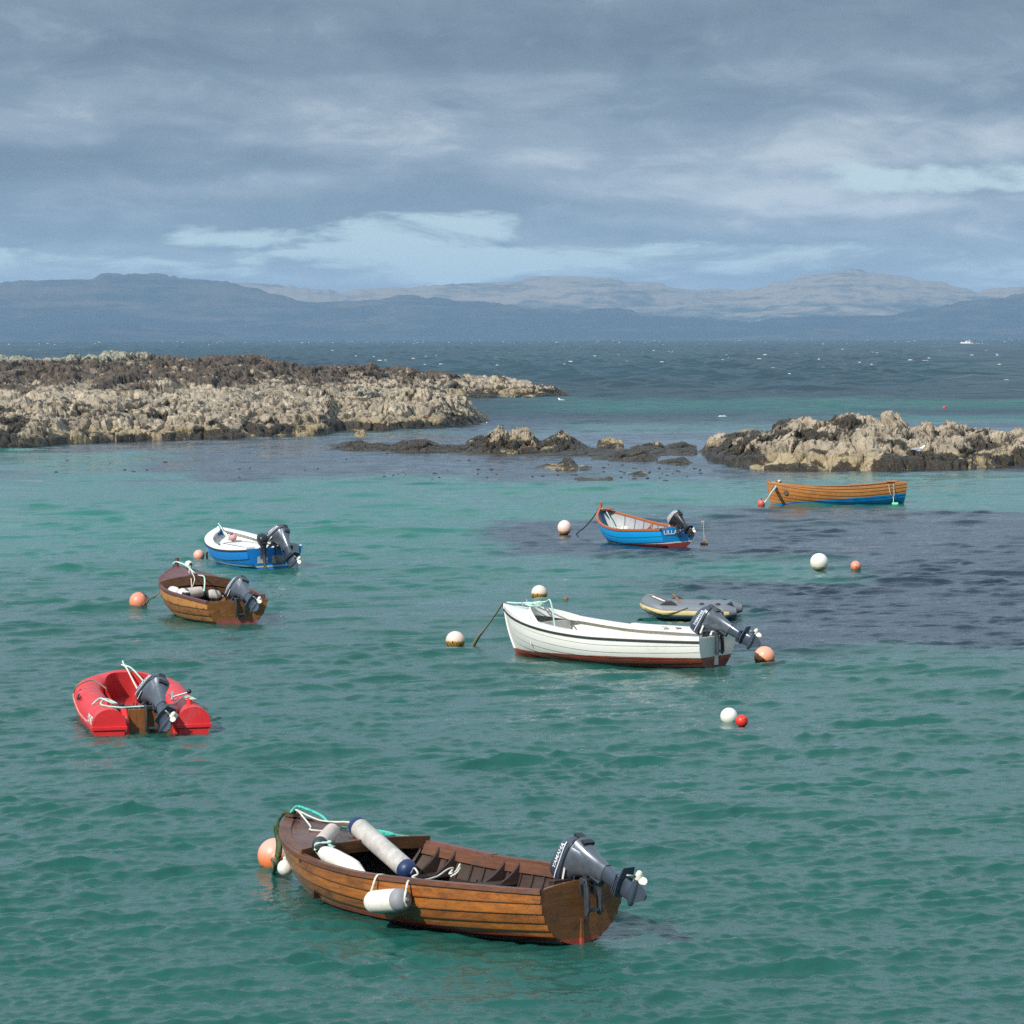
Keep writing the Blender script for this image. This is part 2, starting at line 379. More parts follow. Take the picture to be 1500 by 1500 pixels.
W = np.clip(W*(.9+.25*nz2)+(nz2-.5)*.22+(nz-.5)*.15, 0, 1); DEEP = (.5*far+.5*sstep(YY+(nf-.5)*260, 260, 480))*(.35+.65*np.maximum(W, sstep(YY, 300, 420)))
m, nt, b = newmat('sea_water'); c = objc(nt)
sand = (.011, .082, .067); weed = (.004, .015, .032); deep = (.007, .046, .066)
cl = noise(nt, mapping(nt, c, (.12, .05, 1)), 1., 5, .6)
k = mix(nt, mapr(nt, cl, .35, .7, 0., .45), sand, (.008, .062, .054))
k = mix(nt, attr(nt, 'shoal'), k, (.014, .135, .108)); k = mix(nt, attr(nt, 'weed'), k, weed)
k = mix(nt, attr(nt, 'deep'), k, mix(nt, mapr(nt, noise(nt, mapping(nt, c, (.02, .004, 1)), 1., 6, .65), .36, .64), deep, (.004, .030, .048)))
setc(nt, b, 'Base Color', k); b.inputs['IOR'].default_value = 1.333; b.inputs['Roughness'].default_value = .06; setc(nt, b, 'Specular IOR Level', mapr(nt, attr(nt, 'deep'), 0, 1, .5, .13))
g = nt.nodes.new('ShaderNodeNewGeometry').outputs['Position']
h1 = noise(nt, mapping(nt, g, (1, 1.6, 0), rot=(0, 0, .6)), 8.5, 4, .62, .3)
h2 = noise(nt, mapping(nt, g, (1, 1.3, 0), rot=(0, 0, .8)), 14., 3, .6)
h3 = noise(nt, mapping(nt, g, (.6, 1.3, 0), rot=(0, 0, .3)), .9, 4, .6)
h1 = math_(nt, 'ADD', h1, math_(nt, 'MULTIPLY', h3, mapr(nt, attr(nt, 'deep'), 0., .3, .0, 4.)))
bump(nt, b, math_(nt, 'ADD', h1, math_(nt, 'MULTIPLY', h2, .5)), .28, .045)
ms = nt.nodes.new('ShaderNodeMixShader'); df = nt.nodes.new('ShaderNodeBsdfDiffuse'); gl = nt.nodes.new('ShaderNodeBsdfGlossy'); m2 = nt.nodes.new('ShaderNodeMixShader')
nt.links.new(k, df.inputs[0]); gl.inputs['Roughness'].default_value = .08; bn = b.inputs['Normal'].links[0].from_socket; nt.links.new(bn, df.inputs['Normal']); nt.links.new(bn, gl.inputs['Normal'])
lw = nt.nodes.new('ShaderNodeLayerWeight'); nt.links.new(mapr(nt, lw.outputs['Facing'], .70, 1., .14, .36), m2.inputs[0]); nt.links.new(df.outputs[0], m2.inputs[1]); nt.links.new(gl.outputs[0], m2.inputs[2]); nt.links.new(attr(nt, 'open'), ms.inputs[0]); nt.links.new(b.outputs[0], ms.inputs[1]); nt.links.new(m2.outputs[0], ms.inputs[2]); nt.links.new(ms.outputs[0], nt.nodes['Material Output'].inputs[0])
o = gridmesh('water', VW, len(YR), len(ta), m, {'shoal': np.maximum(sstep(YY+(nz-.5)*30, 50, 92), far), 'weed': W, 'deep': DEEP, 'open': sstep(YY, 165, 230)*.95}); tag(o, kind='structure', label='choppy turquoise sea with dark weed beds')

# crests breaking on the open sea: low foam ridges
fo = MB(); rr = random.Random(3)
mf = plain('foam', (.52, .56, .58), .7, var=.06)
for i in range(860):
    py = 496.6+rr.random()**1.5*70; Y = ydist(py); px = rr.uniform(-150, 1650)
    if Y > 5200: continue
    X = (px-750)/F*Y
    if px < 860 and Y < 420: continue
    if Y < 560 and rr.random() < .93: continue
    w_ = rr.uniform(.12, .42)*(1+Y/1500)*(1.6 if rr.random() < .1 else 1); hgt = rr.uniform(.04, .14)*(1+Y/1500); n = 9; P = []
    for a in range(n):
        u = a/(n-1)*2-1; e = math.sqrt(max(0, 1-u*u)); jx = X+u*w_; q = []; hh = hgt*e*rr.uniform(.35, 1.1)+.01
        for bb, zz in ((-1, -.25), (-.4, .6), (.1, 1.), (.7, .5), (1.2, -.25)): q.append((jx+rr.uniform(-.1, .1), Y+bb*.7*e+u*w_*.25, hh*zz+.22))
        P.append(q)
    fo.grid(P)
for (px, py, w_) in ((1058, 610, .3),):
    p = on_water(px, py); fo.grid([[(p[0]+(a-4)/4*w_, p[1]+bb, .09*zz*math.sqrt(max(0.02, 1-((a-4)/4)**2))*rr.uniform(.5, 1)) for bb, zz in ((-.5, -.1), (0, 1), (.6, -.1))] for a in range(9)])
tag(fo.build('whitecap_foam', mf), 'white foam of breaking wave crests on the sea', 'foam', kind='stuff')

# ================================================================== far hills
def hills(name, prof, Y, depth, col, seed, base_py=490., zscale=1.):
    px = np.linspace(-500, 2000, 620); pr = np.array(prof, float); top = np.interp(px, pr[:, 0], pr[:, 1])
    top += (fbm(px*.05, seed*3.1, o=5, k=seed)-.5)*5+(fbm(px*.015, seed, o=2, k=seed+5)-.5)*3
    top += (fbm(px*.22, seed*1.7, o=4, k=seed+2)-.5)*3.2
    s_ = np.linspace(0, 1, 70); PX, SS = np.meshgrid(px, s_, indexing='ij'); T = np.broadcast_to(top[:, None], PX.shape)
    yy = Y+depth*SS; x = (PX-750)/F*yy; hc = HC+(494-T)*(Y+depth*.62)/F
    pf = np.where(SS < .62, (SS/.62)**.85, 1-((SS-.62)/.38)**2*1.1)
    z = hc*pf
    n1 = fbm(x/420., yy/420., o=6, k=seed+9); n2 = 1-np.abs(2*fbm(x/900., yy/500., o=5, k=seed+20)-1)
    amp = hc*np.clip(1-np.abs(SS-.62)/.62, .0, 1)*0+hc*np.minimum(1, np.minimum(SS*6, 1))*(1-np.exp(-((SS-.62)/.13)**2)*.9)
    z = z+amp*((n1-.5)*.5+(n2-.7)*.35)
    tz = 22.; zt = z/tz; fl = np.floor(zt); z = z*.45+.55*tz*(fl+sstep(zt-fl, .25, .75))          # basalt terraces
    z = np.where(SS < .004, -3, z)
    dark, light = col
    m, nt, b = newmat(name+'_slope'); c = objc(nt)
    sp = nt.nodes.new('ShaderNodeSeparateXYZ'); nt.links.new(c, sp.inputs[0])
    q = noise(nt, mapping(nt, c, (.0032, .0032, .03)), 1., 7, .68, .6); q2 = noise(nt, mapping(nt, c, (.012, .012, .03)), 1., 5, .65)
    t = math_(nt, 'ADD', q, math_(nt, 'MULTIPLY', math_(nt, 'SUBTRACT', q2, .5), .5))
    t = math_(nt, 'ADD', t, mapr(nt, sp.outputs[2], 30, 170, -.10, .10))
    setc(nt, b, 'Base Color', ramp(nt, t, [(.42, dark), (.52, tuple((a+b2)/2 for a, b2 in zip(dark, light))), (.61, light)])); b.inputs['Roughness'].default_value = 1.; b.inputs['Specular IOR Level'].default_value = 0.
    o = gridmesh(name, np.stack([x, yy, z], -1).reshape(-1, 3), len(px), 70, m, flip=True); return o
H1 = [(-500, 425), (-200, 418), (0, 413), (60, 409), (130, 409), (152, 403), (222, 400), (248, 403), (300, 408), (345, 414), (380, 424), (420, 434), (466, 443), (500, 441), (560, 437), (592, 434), (650, 438), (700, 442), (760, 450), (800, 453), (850, 457), (880, 452), (905, 450), (940, 459), (1000, 466), (1100, 470), (1200, 463), (1300, 464), (1400, 448), (1460, 438), (1500, 433), (1700, 425), (2000, 430)]
H2 = [(-500, 450), (200, 430), (300, 411), (340, 412), (385, 416), (450, 419), (484, 424), (500, 428), (530, 422), (600, 419), (680, 417), (750, 413), (800, 409), (860, 408), (900, 412), (960, 419), (1020, 426), (1060, 424), (1080, 428), (1150, 430), (1300, 440), (1500, 445), (2000, 450)]
H3 = [(-500, 480), (700, 475), (900, 450), (1040, 432), (1080, 428), (1110, 423), (1145, 413), (1180, 406), (1215, 400), (1245, 397), (1290, 402), (1340, 410), (1390, 420), (1432, 429), (1465, 424), (1500, 421), (1600, 416), (1800, 425), (2000, 440)]
H0 = [(-500, 485), (-100, 484), (60, 484), (92, 477), (130, 472), (190, 471), (214, 480), (310, 484), (330, 492), (420, 497), (2000, 498)]
HShade = (.005, .010, .014), (.055, .048, .034)  # left hills: cloud shadow painted in as a darker ground colour
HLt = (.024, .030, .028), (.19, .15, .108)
for nm, pr, Y, dp, cl_, sd_ in (('hill_range', H1, 8200, 1300, HShade, 3), ('hill_range', H2, 9900, 1500, HLt, 8), ('hill_range', H3, 9700, 1700, HLt, 15), ('hill_range', H0, 7600, 500, HShade, 21)):
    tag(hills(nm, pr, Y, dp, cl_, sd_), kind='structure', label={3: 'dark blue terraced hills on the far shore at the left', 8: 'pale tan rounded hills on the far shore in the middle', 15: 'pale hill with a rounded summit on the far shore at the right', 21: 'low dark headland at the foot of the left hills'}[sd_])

# air
hz = MB().box((0, 7200, 140), (17000, 15400, 283))
m = bpy.data.materials.new('sea_air'); m.use_nodes = True; nt = m.node_tree; nt.nodes.clear()
pv = nt.nodes.new('ShaderNodeVolumePrincipled'); HAZE = .78e-4
pv.inputs['Color'].default_value = (.43, .645, .90, 1); pv.inputs['Density'].default_value = HAZE; pv.inputs['Anisotropy'].default_value = 0.
ou = nt.nodes.new('ShaderNodeOutputMaterial'); nt.links.new(pv.outputs[0], ou.inputs['Volume'])
tag(hz.build('haze', m, smooth=0), 'thin blue sea haze in the air', 'haze', kind='stuff')
# ================================================================== rocks
def rock_material():
    m, nt, b = newmat('shore_rock'); c = objc(nt)
    n1 = noise(nt, c, 1.3, 7, .65); n2 = noise(nt, c, 5.5, 6, .7); n3 = noise(nt, mapping(nt, c, (.6, .6, .35)), .5, 5, .6)
    tan_ = ramp(nt, n1, [(.3, (.27, .225, .165)), (.5, (.42, .355, .265)), (.72, (.58, .50, .39))])
    tan_ = mix(nt, 1., tan_, ramp(nt, attr(nt, 'block'), [(.1, (.58, .56, .55)), (.55, (.95, .95, .95)), (.9, (1.12, 1.1, 1.06))]), 'MULTIPLY')
    gry = ramp(nt, n2, [(.3, (.12, .10, .085)), (.7, (.30, .26, .215))])
    k = mix(nt, mapr(nt, n3, .48, .68, 0., .65), tan_, gry)
    rust = ramp(nt, n1, [(.38, (.036, .031, .027)), (.52, (.10, .078, .060)), (.66, (.19, .125, .085))])
    k = mix(nt, mapr(nt, math_(nt, 'ADD', attr(nt, 'rust'), math_(nt, 'MULTIPLY', math_(nt, 'SUBTRACT', n2, .5), 1.2)), .35, .65), k, rust)
    n4 = noise(nt, mapping(nt, c, (3.4, 2.2, 1.5)), 1., 5, .72); k = mix(nt, mapr(nt, n4, .53, .62, 0., .82), k, (.050, .042, .034))
    ochre = mapr(nt, math_(nt, 'ADD', attr(nt, 'tide'), math_(nt, 'MULTIPLY', math_(nt, 'SUBTRACT', n1, .5), 1.4)), .6, .95, 0., .42)
    k = mix(nt, ochre, k, (.34, .24, .085))
    lich = mapr(nt, math_(nt, 'ADD', attr(nt, 'lichen'), math_(nt, 'MULTIPLY', math_(nt, 'SUBTRACT', n2, .5), 2.2)), .45, .6)
    k = mix(nt, lich, k, ramp(nt, n2, [(.35, (.13, .14, .095)), (.65, (.42, .42, .34))]))
    wd = mapr(nt, math_(nt, 'ADD', attr(nt, 'wrack'), math_(nt, 'MULTIPLY', math_(nt, 'SUBTRACT', n2, .5), .9)), .44, .56)
    k = mix(nt, wd, k, ramp(nt, n2, [(.35, (.012, .010, .007)), (.55, (.042, .030, .015)), (.70, (.10, .072, .028))]))
    setc(nt, b, 'Base Color', k); setc(nt, b, 'Roughness', mapr(nt, wd, 0, 1, .92, .42))
    bump(nt, b, math_(nt, 'ADD', n2, noise(nt, c, 16, 4, .7)), .9, .09)
    return m
RM = rock_material()
def rockform(name, px0, px1, base, ridge, back, npx, ns, label=None, cat=None, kind=None, seed=1, lump=1., weedy=.0, fine=1., upper=0., wob=1., ridge_at=.35, top=None, zcut=.35, group=None, grassy=0.):
    """rock mass: base/ridge polylines give the shore line and the skyline by bearing; ridge (px,py,Y-offset)"""
    px = np.linspace(px0, px1, npx); bs = np.array(base, float); rg = np.array(ridge, float)
    Yb = ydist(np.interp(px, bs[:, 0], bs[:, 1])); ro = np.interp(px, rg[:, 0], rg[:, 2]); rp = np.interp(px, rg[:, 0], rg[:, 1])
    zr = np.maximum(.02, HC-(rp-494+(px-750)*.0)*(Yb+ro)/F)
    s_ = np.concatenate([np.linspace(0, .5, int(ns*.62))[:-1], np.linspace(.5, 1, ns-int(ns*.62)+1)]); PX, SS = np.meshgrid(px, s_, indexing='ij')
    B = Yb[:, None]; O = ro[:, None]; Z = zr[:, None]
    Y = np.where(SS < .5, B+O*(SS/.5), B+O+back*((SS-.5)/.5)); q = SS/.5
    prof = np.where(SS < .5, np.where(q < .3, .55*(q/.3)**.6, .55+.45*((q-.3)/.7)**1.0) if upper == 0 else q**.8, np.cos(np.clip((SS-.5)*2, 0, 1)*1.75))
    X = (PX-750)/F*Y
    env = np.minimum(1, np.minimum((PX-px0)/(.04*(px1-px0)+1), (px1-PX)/(.04*(px1-px0)+1)).clip(0, 1)) if kind != 'open' else 1.
    z = Z*prof-zcut*.5*(SS == 0)
    sc = lump
    f1, f2, h = worley(X/(2.1*sc), Y/(3.6*sc), z/(2.6*sc), seed); g1, g2, hg = worley(X/(.8*sc), Y/(1.5*sc), z/(.9*sc)+5, seed+7); k1, k2, hk = worley(X/(.33*sc), Y/(.7*sc), z/(.4*sc)+9, seed+13)
    amp = np.minimum(1, (Z/1.1)**.7)*wob
    if Z.max() > 1.2: tz_ = .62*sc+.2; q_ = z/tz_+fbm(X/6, Y/9, o=3, k=seed+90)*2; z = z*.45+.55*(tz_*(np.floor(q_)+sstep(q_-np.floor(q_), .3, .62))-tz_*fbm(X/6, Y/9, o=3, k=seed+90)*2)
    big = ((h-.5)*.9+.55*(1-f1**2*1.4)-.75*np.exp(-((f2-f1)/.07)**2)); mid = .5*(hg-.5)+.5*(1-g1**2*1.4)-.45*np.exp(-((g2-g1)/.12)**2); sm = .4*(hk-.5)+.5*(1-k1**2*1.4)-.3*np.exp(-((k2-k1)/.14)**2)
    rg1 = 1-np.abs(2*fbm(X/(1.3*sc), Y/(2.4*sc), z/(3.2*sc), o=5, g=.6, k=seed+60)-1)
    rg2 = 1-np.abs(2*fbm(X/(.45*sc), Y/(.9*sc), z/(.8*sc), o=3, g=.6, k=seed+70)-1)
    inn = np.sin(np.clip(SS, 0, 1)*np.pi)**.35
    dsp = (big*.60+mid*.26+sm*.10+(rg1-.72)*.75+(rg2-.72)*.38)*amp*sc
    crest = np.exp(-((SS-.5)/.1)**2)
    z = z+(dsp*.95-.33*amp*sc)*inn
    y = Y-(dsp-.3*sc*amp)*1.3*inn*(SS < .5)
    x = X+(fbm(X/.9, z/.5, Y/2, o=3, k=seed+2)-.5)*.5*amp*sc
    z = z*1.0*np.clip(env*1.0, 0, 1)-(1-np.clip(env, 0, 1))*.25
    z[:, 0] = -.5; z[:, -1] = -.5
    wn = .5+1.15*(.55*(fbm(X*.35, Y*.22, z*.6, o=5, k=seed+40)-.5)+.6*(fbm(X*1.1, Y*.7, z*1.6, o=4, k=seed+44)-.5)); wl = sstep(z, .95, .15)
    wr = np.clip(weedy+wl*.62+(wn-.5)*2.5-.10, 0, 1)
    if upper: wr = np.clip(wr+.4*sstep(PX, 690, 820), 0, 1)
    if name == 'rocky_islet': wr = np.clip(wr+.22*sstep(-PX, -1150, -1050), 0, 1)
    tide = sstep(z, 1.5, .3)
    ru = upper*np.clip(sstep(z, 1.2, 2.6)+(wn-.5)*2.6, 0, 1) if upper else np.zeros_like(z)
    li = grassy*sstep(z, 3.1, 4.0)*np.ones_like(z)
    if upper: li = li*sstep(-PX, -330, -120)
    o = gridmesh(name, np.stack([x, y, z], -1).reshape(-1, 3), npx, len(s_), RM, {'wrack': wr, 'rust': ru, 'lichen': li, 'tide': tide, 'block': h*.6+hg*.4}, flip=True)
    return tag(o, label, cat, group, kind if kind != 'open' else 'structure')
LB = [(-300, 664), (-60, 658), (0, 656), (60, 653), (100, 648), (200, 644), (300, 642), (400, 639), (480, 636), (492, 631), (560, 630), (640, 627), (700, 622.5), (733, 619)]
LR = [(-300, 590, 14), (0, 596, 12), (60, 590, 12), (100, 588, 11), (140, 586, 10), (200, 592, 11), (260, 588, 11), (300, 592, 10), (400, 590, 10), (470, 590, 10), (520, 582, 12), (560, 577, 12), (600, 571, 12), (640, 577, 10), (670, 588, 8), (700, 601, 6), (720, 611, 5), (733, 618, 4)]
rockform('rocky_shore', -300, 733, LB, LR, 26, 900, 170, 'pale barnacled limestone ledges along the near edge of the left headland', None, 'structure', 11, .72, .30)
UB_ = [(-300, 612), (0, 610), (200, 610), (350, 606), (480, 598), (560, 592), (640, 586), (700, 583.5), (760, 582.5), (800, 581.5), (845, 580), (880, 579)]
UR = [(-300, 520, 70), (0, 522, 60), (60, 522.5, 60), (120, 523, 60), (160, 519, 60), (200, 522, 60), (280, 526, 58), (320, 523, 55), (380, 527, 50), (430, 534, 44), (500, 539, 36), (520, 540, 32), (545, 534, 30), (565, 541, 26), (600, 546, 20), (650, 549, 16), (700, 553, 14), (740, 559, 12), (780, 565, 8), (810, 569, 6), (845, 573.5, 5), (880, 578, 4)]
rockform('rocky_headland', -300, 862, UB_, UR, 24, 900, 200, 'dark and rust brown rock headland running out to a low point', None, 'structure', 23, .95, .10, upper=1., grassy=.8)
RBs = [(1006, 666), (1022, 668), (1040, 676), (1060, 682), (1100, 688), (1160, 690), (1200, 690.5), (1300, 691), (1400, 689), (1500, 685), (1800, 680)]
RRg = [(1006, 665, 2), (1020, 661, 3), (1035, 653, 6), (1052, 645, 9), (1090, 637, 10), (1130, 636, 10), (1143, 625, 10), (1160, 619, 10), (1190, 617, 10), (1200, 622, 10), (1230, 618, 10), (1255, 614, 10), (1290, 618, 10), (1302, 613, 10), (1320, 616, 10), (1330, 632, 10), (1350, 628, 10), (1375, 634, 10), (1390, 629, 10), (1412, 630, 10), (1425, 637, 10), (1460, 637, 10), (1500, 636, 10), (1800, 630, 12)]
rockform('rocky_islet', 1006, 1800, RBs, RRg, 12, 760, 150, 'tan barnacled rocky islet patched with black seaweed behind the wooden rowing boat', None, 'structure', 37, .62, .27)
def small(name, a, b, base, pts, off, back, n, label, seed, weedy=.2, lump=.6):
    rockform(name, a, b, base, [(p[0], p[1], off) for p in pts], back, n, 64, label, 'rock' if name != 'reef' else None, None if name != 'reef' else 'structure', seed, lump, weedy, wob=1.25 if name != 'reef' else 1.6)
small('reef', 474, 700, [(474, 658), (600, 663), (700, 663)], [(474, 657), (500, 650), (525, 646), (545, 650), (575, 651), (600, 646), (625, 644), (640, 650), (665, 651), (700, 656)], 4, 5, 330, 'long low black seaweed covered reef', 41, .62, .38)
small('reef', 675, 872, [(675, 664), (740, 666), (872, 664)], [(675, 658), (690, 644), (712, 640), (730, 629), (748, 634), (775, 633), (790, 645), (805, 640), (826, 633), (845, 645), (860, 655), (872, 662)], 5, 5, 300, 'lumpy black and tan reef between the headland and the islet', 43, .52, .42)
small('boulder', 873, 916, [(873, 657), (916, 657)], [(873, 656), (877, 645), (890, 641), (905, 643), (913, 647), (916, 656)], 2, 3, 90, 'pale ochre flat-topped boulder standing between the two dark reefs', 47, .0, .5)
small('reef', 918, 1026, [(918, 662), (1026, 660)], [(918, 659), (935, 654), (965, 648), (975, 654), (1000, 646), (1015, 652), (1026, 659)], 3, 4, 160, 'low black weedy reef beside the islet', 49, .55, .45)
small('reef', 862, 968, [(862, 675), (968, 677)], [(862, 674), (885, 668), (905, 663), (925, 667), (945, 662), (968, 673)], 3, 3, 170, 'flat black weedy reef in front of the ochre boulder', 51, .65, .4)
small('rock', 958, 1018, [(958, 681), (1018, 682)], [(958, 679), (980, 672), (1000, 671), (1018, 681)], 2, 2, 90, 'olive brown weedy rock in front of the low reef, left of the islet', 53, .42, .4)
small('rock', 780, 872, [(780, 688), (872, 689)], [(780, 687), (800, 680), (815, 681), (826, 671), (838, 672), (848, 683), (860, 682), (872, 688)], 2.5, 2.5, 150, 'tan humped rock standing in the shallow water in front of the lumpy reef', 55, .12, .4)
small('rock', 918, 952, [(918, 698), (952, 698)], [(918, 697), (930, 692), (940, 690), (952, 697)], 1.5, 1.5, 60, 'small tan weedy rock awash in front of the olive brown rock', 57, .3, .3)
small('rock', 838, 902, [(838, 704), (902, 705)], [(838, 703), (850, 700), (870, 702), (885, 701), (893, 698), (902, 704)], 1.2, 1.5, 100, 'thin strip of tan and black rock nearest the boats', 59, .3, .3)
small('rock', 518, 540, [(518, 639), (540, 639)], [(518, 638), (527, 628), (533, 629), (540, 638)], 2, 2, 50, 'small cone shaped pale rock off the left headland', 61, .0, .4)
small('reef', 640, 1036, [(640, 666), (800, 668), (900, 668.5), (1036, 667)], [(640, 664), (690, 660), (760, 662), (830, 659), (868, 657), (900, 661), (940, 657), (985, 660), (1010, 656), (1036, 665)], 4, 4, 420, 'continuous low strip of dark weedy rock linking the reef to the islet', 63, .7, .35)
# floating and awash weed tips
wm = plain('wet_weed', (.016, .012, .008), .35, var=.4)
wb = MB(); rr = random.Random(11)
def clump(px, py, r, n):
    p = on_water(px, py)
    for j in range((n+1)//2):
        x, y = p[0]+rr.gauss(0, r), p[1]+rr.gauss(0, r*2.2); a = rr.uniform(.03, .12); k = 7
        P = [[(x+(math.cos(t)*a*s_*rr.uniform(.7, 1.3)), y+math.sin(t)*a*s_*2*rr.uniform(.7, 1.3), h+.01) for t in np.linspace(0, 6.283, k)[:-1]] for s_, h in ((1.1, -.05), (.8, .01), (.3, .03), (.02, .03))]
        wb.grid(P, cv=True)
for px, py, r, n in ((875, 618.5, .8, 16), (895, 618.5, .5, 8), (1040, 615, 1.2, 10), (765, 623, .7, 5), (187, 687, .5, 3), (462, 689, .4, 4), (348, 688, .3, 3), (685, 673, .3, 4), (600, 694, 1.0, 8), (650, 695, 1.4, 10), (700, 692, 1.2, 10), (745, 688, 1.0, 8), (920, 686, 1.2, 14), (985, 690, .9, 10), (960, 687, .8, 10), (1000, 697, .8, 8), (940, 700, .8, 9), (850, 686, .5, 5), (1035, 687, .8, 6), (905, 697, 1., 9), (1060, 690, .8, 6), (130, 655, 3, 14), (20, 661, 2.5, 10), (230, 650, 3, 9), (790, 692, .6, 5), (915, 669, 2, 18), (900, 680, 2, 12)):
    clump(px, py, r, n)
for i in range(14): clump(rr.uniform(0, 1100), rr.uniform(650, 700), .15, 1)
tag(wb.build('floating_seaweed', wm), 'dark weed tips breaking the calm water near the rocks', 'seaweed', kind='stuff')
# ================================================================== boat materials
def wood(name, lo, hi, stain, amt=.6, rough=.35, coat=.3, grain=(.7, 14, 14), bottom=None, line=None, seed=0., blot=1., lapdirt=.0):
    """varnished or painted timber; bottom=(z, slope, colour) paints the underwater part"""
    m, nt, b = newmat(name); c = mapping(nt, objc(nt), loc=(seed, seed*.7, 0)); pl_ = attr(nt, 'plank')
    g1 = noise(nt, mapping(nt, c, grain), 2.2, 6, .68, .4); g2 = noise(nt, mapping(nt, c, (1.6*blot, 3*blot, 3*blot)), 1.3, 6, .72); g3 = noise(nt, mapping(nt, c, (3, 40, 40)), 3., 3, .6)
    t = math_(nt, 'ADD', math_(nt, 'ADD', g1, math_(nt, 'MULTIPLY', math_(nt, 'SUBTRACT', pl_, .5), .35)), math_(nt, 'MULTIPLY', math_(nt, 'SUBTRACT', g3, .5), .25))
    k = ramp(nt, t, [(.25, lo), (.72, hi)])
    k = mix(nt, mapr(nt, math_(nt, 'ADD', g2, math_(nt, 'MULTIPLY', math_(nt, 'SUBTRACT', g1, .5), .5)), .47, .70, 0., amt), k, stain)
    k = mix(nt, mapr(nt, math_(nt, 'ADD', attr(nt, 'lap'), math_(nt, 'MULTIPLY', math_(nt, 'SUBTRACT', g1, .5), 1.1)), .72, 1.12, 0., min(1., lapdirt)), k, stain)
    if bottom:
        sp = nt.nodes.new('ShaderNodeSeparateXYZ'); nt.links.new(objc(nt), sp.inputs[0])
        z = math_(nt, 'ADD', math_(nt, 'ADD', sp.outputs[2], math_(nt, 'MULTIPLY', sp.outputs[0], bottom[1])), math_(nt, 'MULTIPLY', math_(nt, 'SUBTRACT', g2, .5), .03))
        if line: k = mix(nt, mapr(nt, z, bottom[0]+line[0]-.003, bottom[0]+line[0]+.003, 1., 0.), k, line[1])
        bc = ramp(nt, g2, [(.35, tuple(x*.75 for x in bottom[2])), (.7, tuple(min(1, x*1.2) for x in bottom[2]))])
        if len(bottom) > 3: bc = mix(nt, mapr(nt, math_(nt, 'ADD', z, math_(nt, 'MULTIPLY', math_(nt, 'SUBTRACT', g1, .5), .03)), bottom[0]-.075, bottom[0]-.045, 1., 0.), bc, bottom[3])
        k = mix(nt, mapr(nt, z, bottom[0]-.004, bottom[0]+.004, 1., 0.), k, bc)
    setc(nt, b, 'Base Color', k); setc(nt, b, 'Roughness', mapr(nt, g2, .3, .7, rough-.1, rough+.2)); b.inputs['Coat Weight'].default_value = coat; b.inputs['Coat Roughness'].default_value = .18
    bump(nt, b, math_(nt, 'ADD', g1, g3), .25, .004); return m
M_RIG = dict(
 rope_white=plain('white_rope', (.58, .57, .50), .8, var=.3, scale=60, bmp=.5), rope_teal=plain('teal_rope', (.05, .42, .34), .6, var=.35, scale=70, bmp=.5),
 rope_pale=plain('pale_green_rope', (.42, .62, .54), .7, var=.25, scale=60, bmp=.5), rope_dark=plain('dark_rope', (.035, .036, .03), .8, var=.4, scale=30, bmp=.5),
 rope_blue=plain('blue_rope', (.02, .25, .42), .6, var=.3, scale=60), rope_old=plain('weathered_rope', (.16, .15, .10), .85, var=.4, scale=40, bmp=.5),
 weed=plain('green_weed', (.03, .055, .012), .6, var=.6, scale=30, bmp=.8))
M_ENG = dict(navy=plain('engine_slate', (.060, .078, .110), .30, .35, .05, 12, coat=.5), silver=plain('engine_silver', (.125, .145, .175), .32, .55, .08, 12, coat=.4), black=plain('engine_black', (.014, .016, .02), .4, .1, .3, 20),
 dark=plain('engine_dark_grey', (.045, .055, .07), .45, .3, .2, 20), prop=plain('propeller_white', (.62, .60, .52), .4, var=.2, scale=25), decal=plain('decal_silver', (.62, .64, .68), .4, var=.03), sticker=plain('sticker_white', (.68, .66, .62), .5, var=.1, scale=40), red=plain('red_plastic', (.5, .02, .02), .4),
 cover=plain('engine_cover_grey', (.34, .34, .36), .45, var=.25, scale=14))
M_F = dict(white=plain('fender_white', (.70, .68, .62), .5, var=.10, scale=8, dirt=((.33, .30, .24), .5)), grimy=plain('fender_grimy', (.42, .40, .38), .65, var=.25, scale=7, dirt=((.17, .15, .14), .8)), blush=plain('fender_blush', (.55, .47, .42), .65, var=.15, scale=7, dirt=((.36, .22, .17), .6)),
 navy=plain('fender_navy', (.012, .03, .10), .5, var=.25), grey=plain('fender_grey', (.22, .23, .25), .6, var=.15), black=plain('fender_black', (.03, .033, .038), .55, var=.3))
BOLT = plain('bolt_metal', (.5, .5, .5), .35, .8)
RWHITE = M_RIG['rope_white']
def smoothpts(P, n=10):
    """Catmull-Rom through the points"""
    P = np.asarray(P, float); Q = np.vstack([2*P[0]-P[1], P, 2*P[-1]-P[-2]]); out = []
    for i in range(1, len(Q)-2):
        for t in np.arange(n)/n:
            a, b2, c, d = Q[i-1], Q[i], Q[i+1], Q[i+2]; out.append(.5*((2*b2)+(c-a)*t+(2*a-5*b2+4*c-d)*t*t+(3*b2-a-3*c+d)*t**3))
    return np.array(out+[P[-1]])
def rope(name, P, r, mat, label=None, parent=None, cat='rope', n=6, sm=10):
    o = MB().tube(smoothpts(P, sm) if sm else P, r, n).build(name, mat, parent, smooth=60)
    if parent is None: tag(o, label, cat)
    return o
def sag(a, b, s, n=8): a, b = np.array(a, float), np.array(b, float); t = np.linspace(0, 1, n)[:, None]; P = a+(b-a)*t; P[:, 2] -= s*4*(t*(1-t))[:, 0]; return P
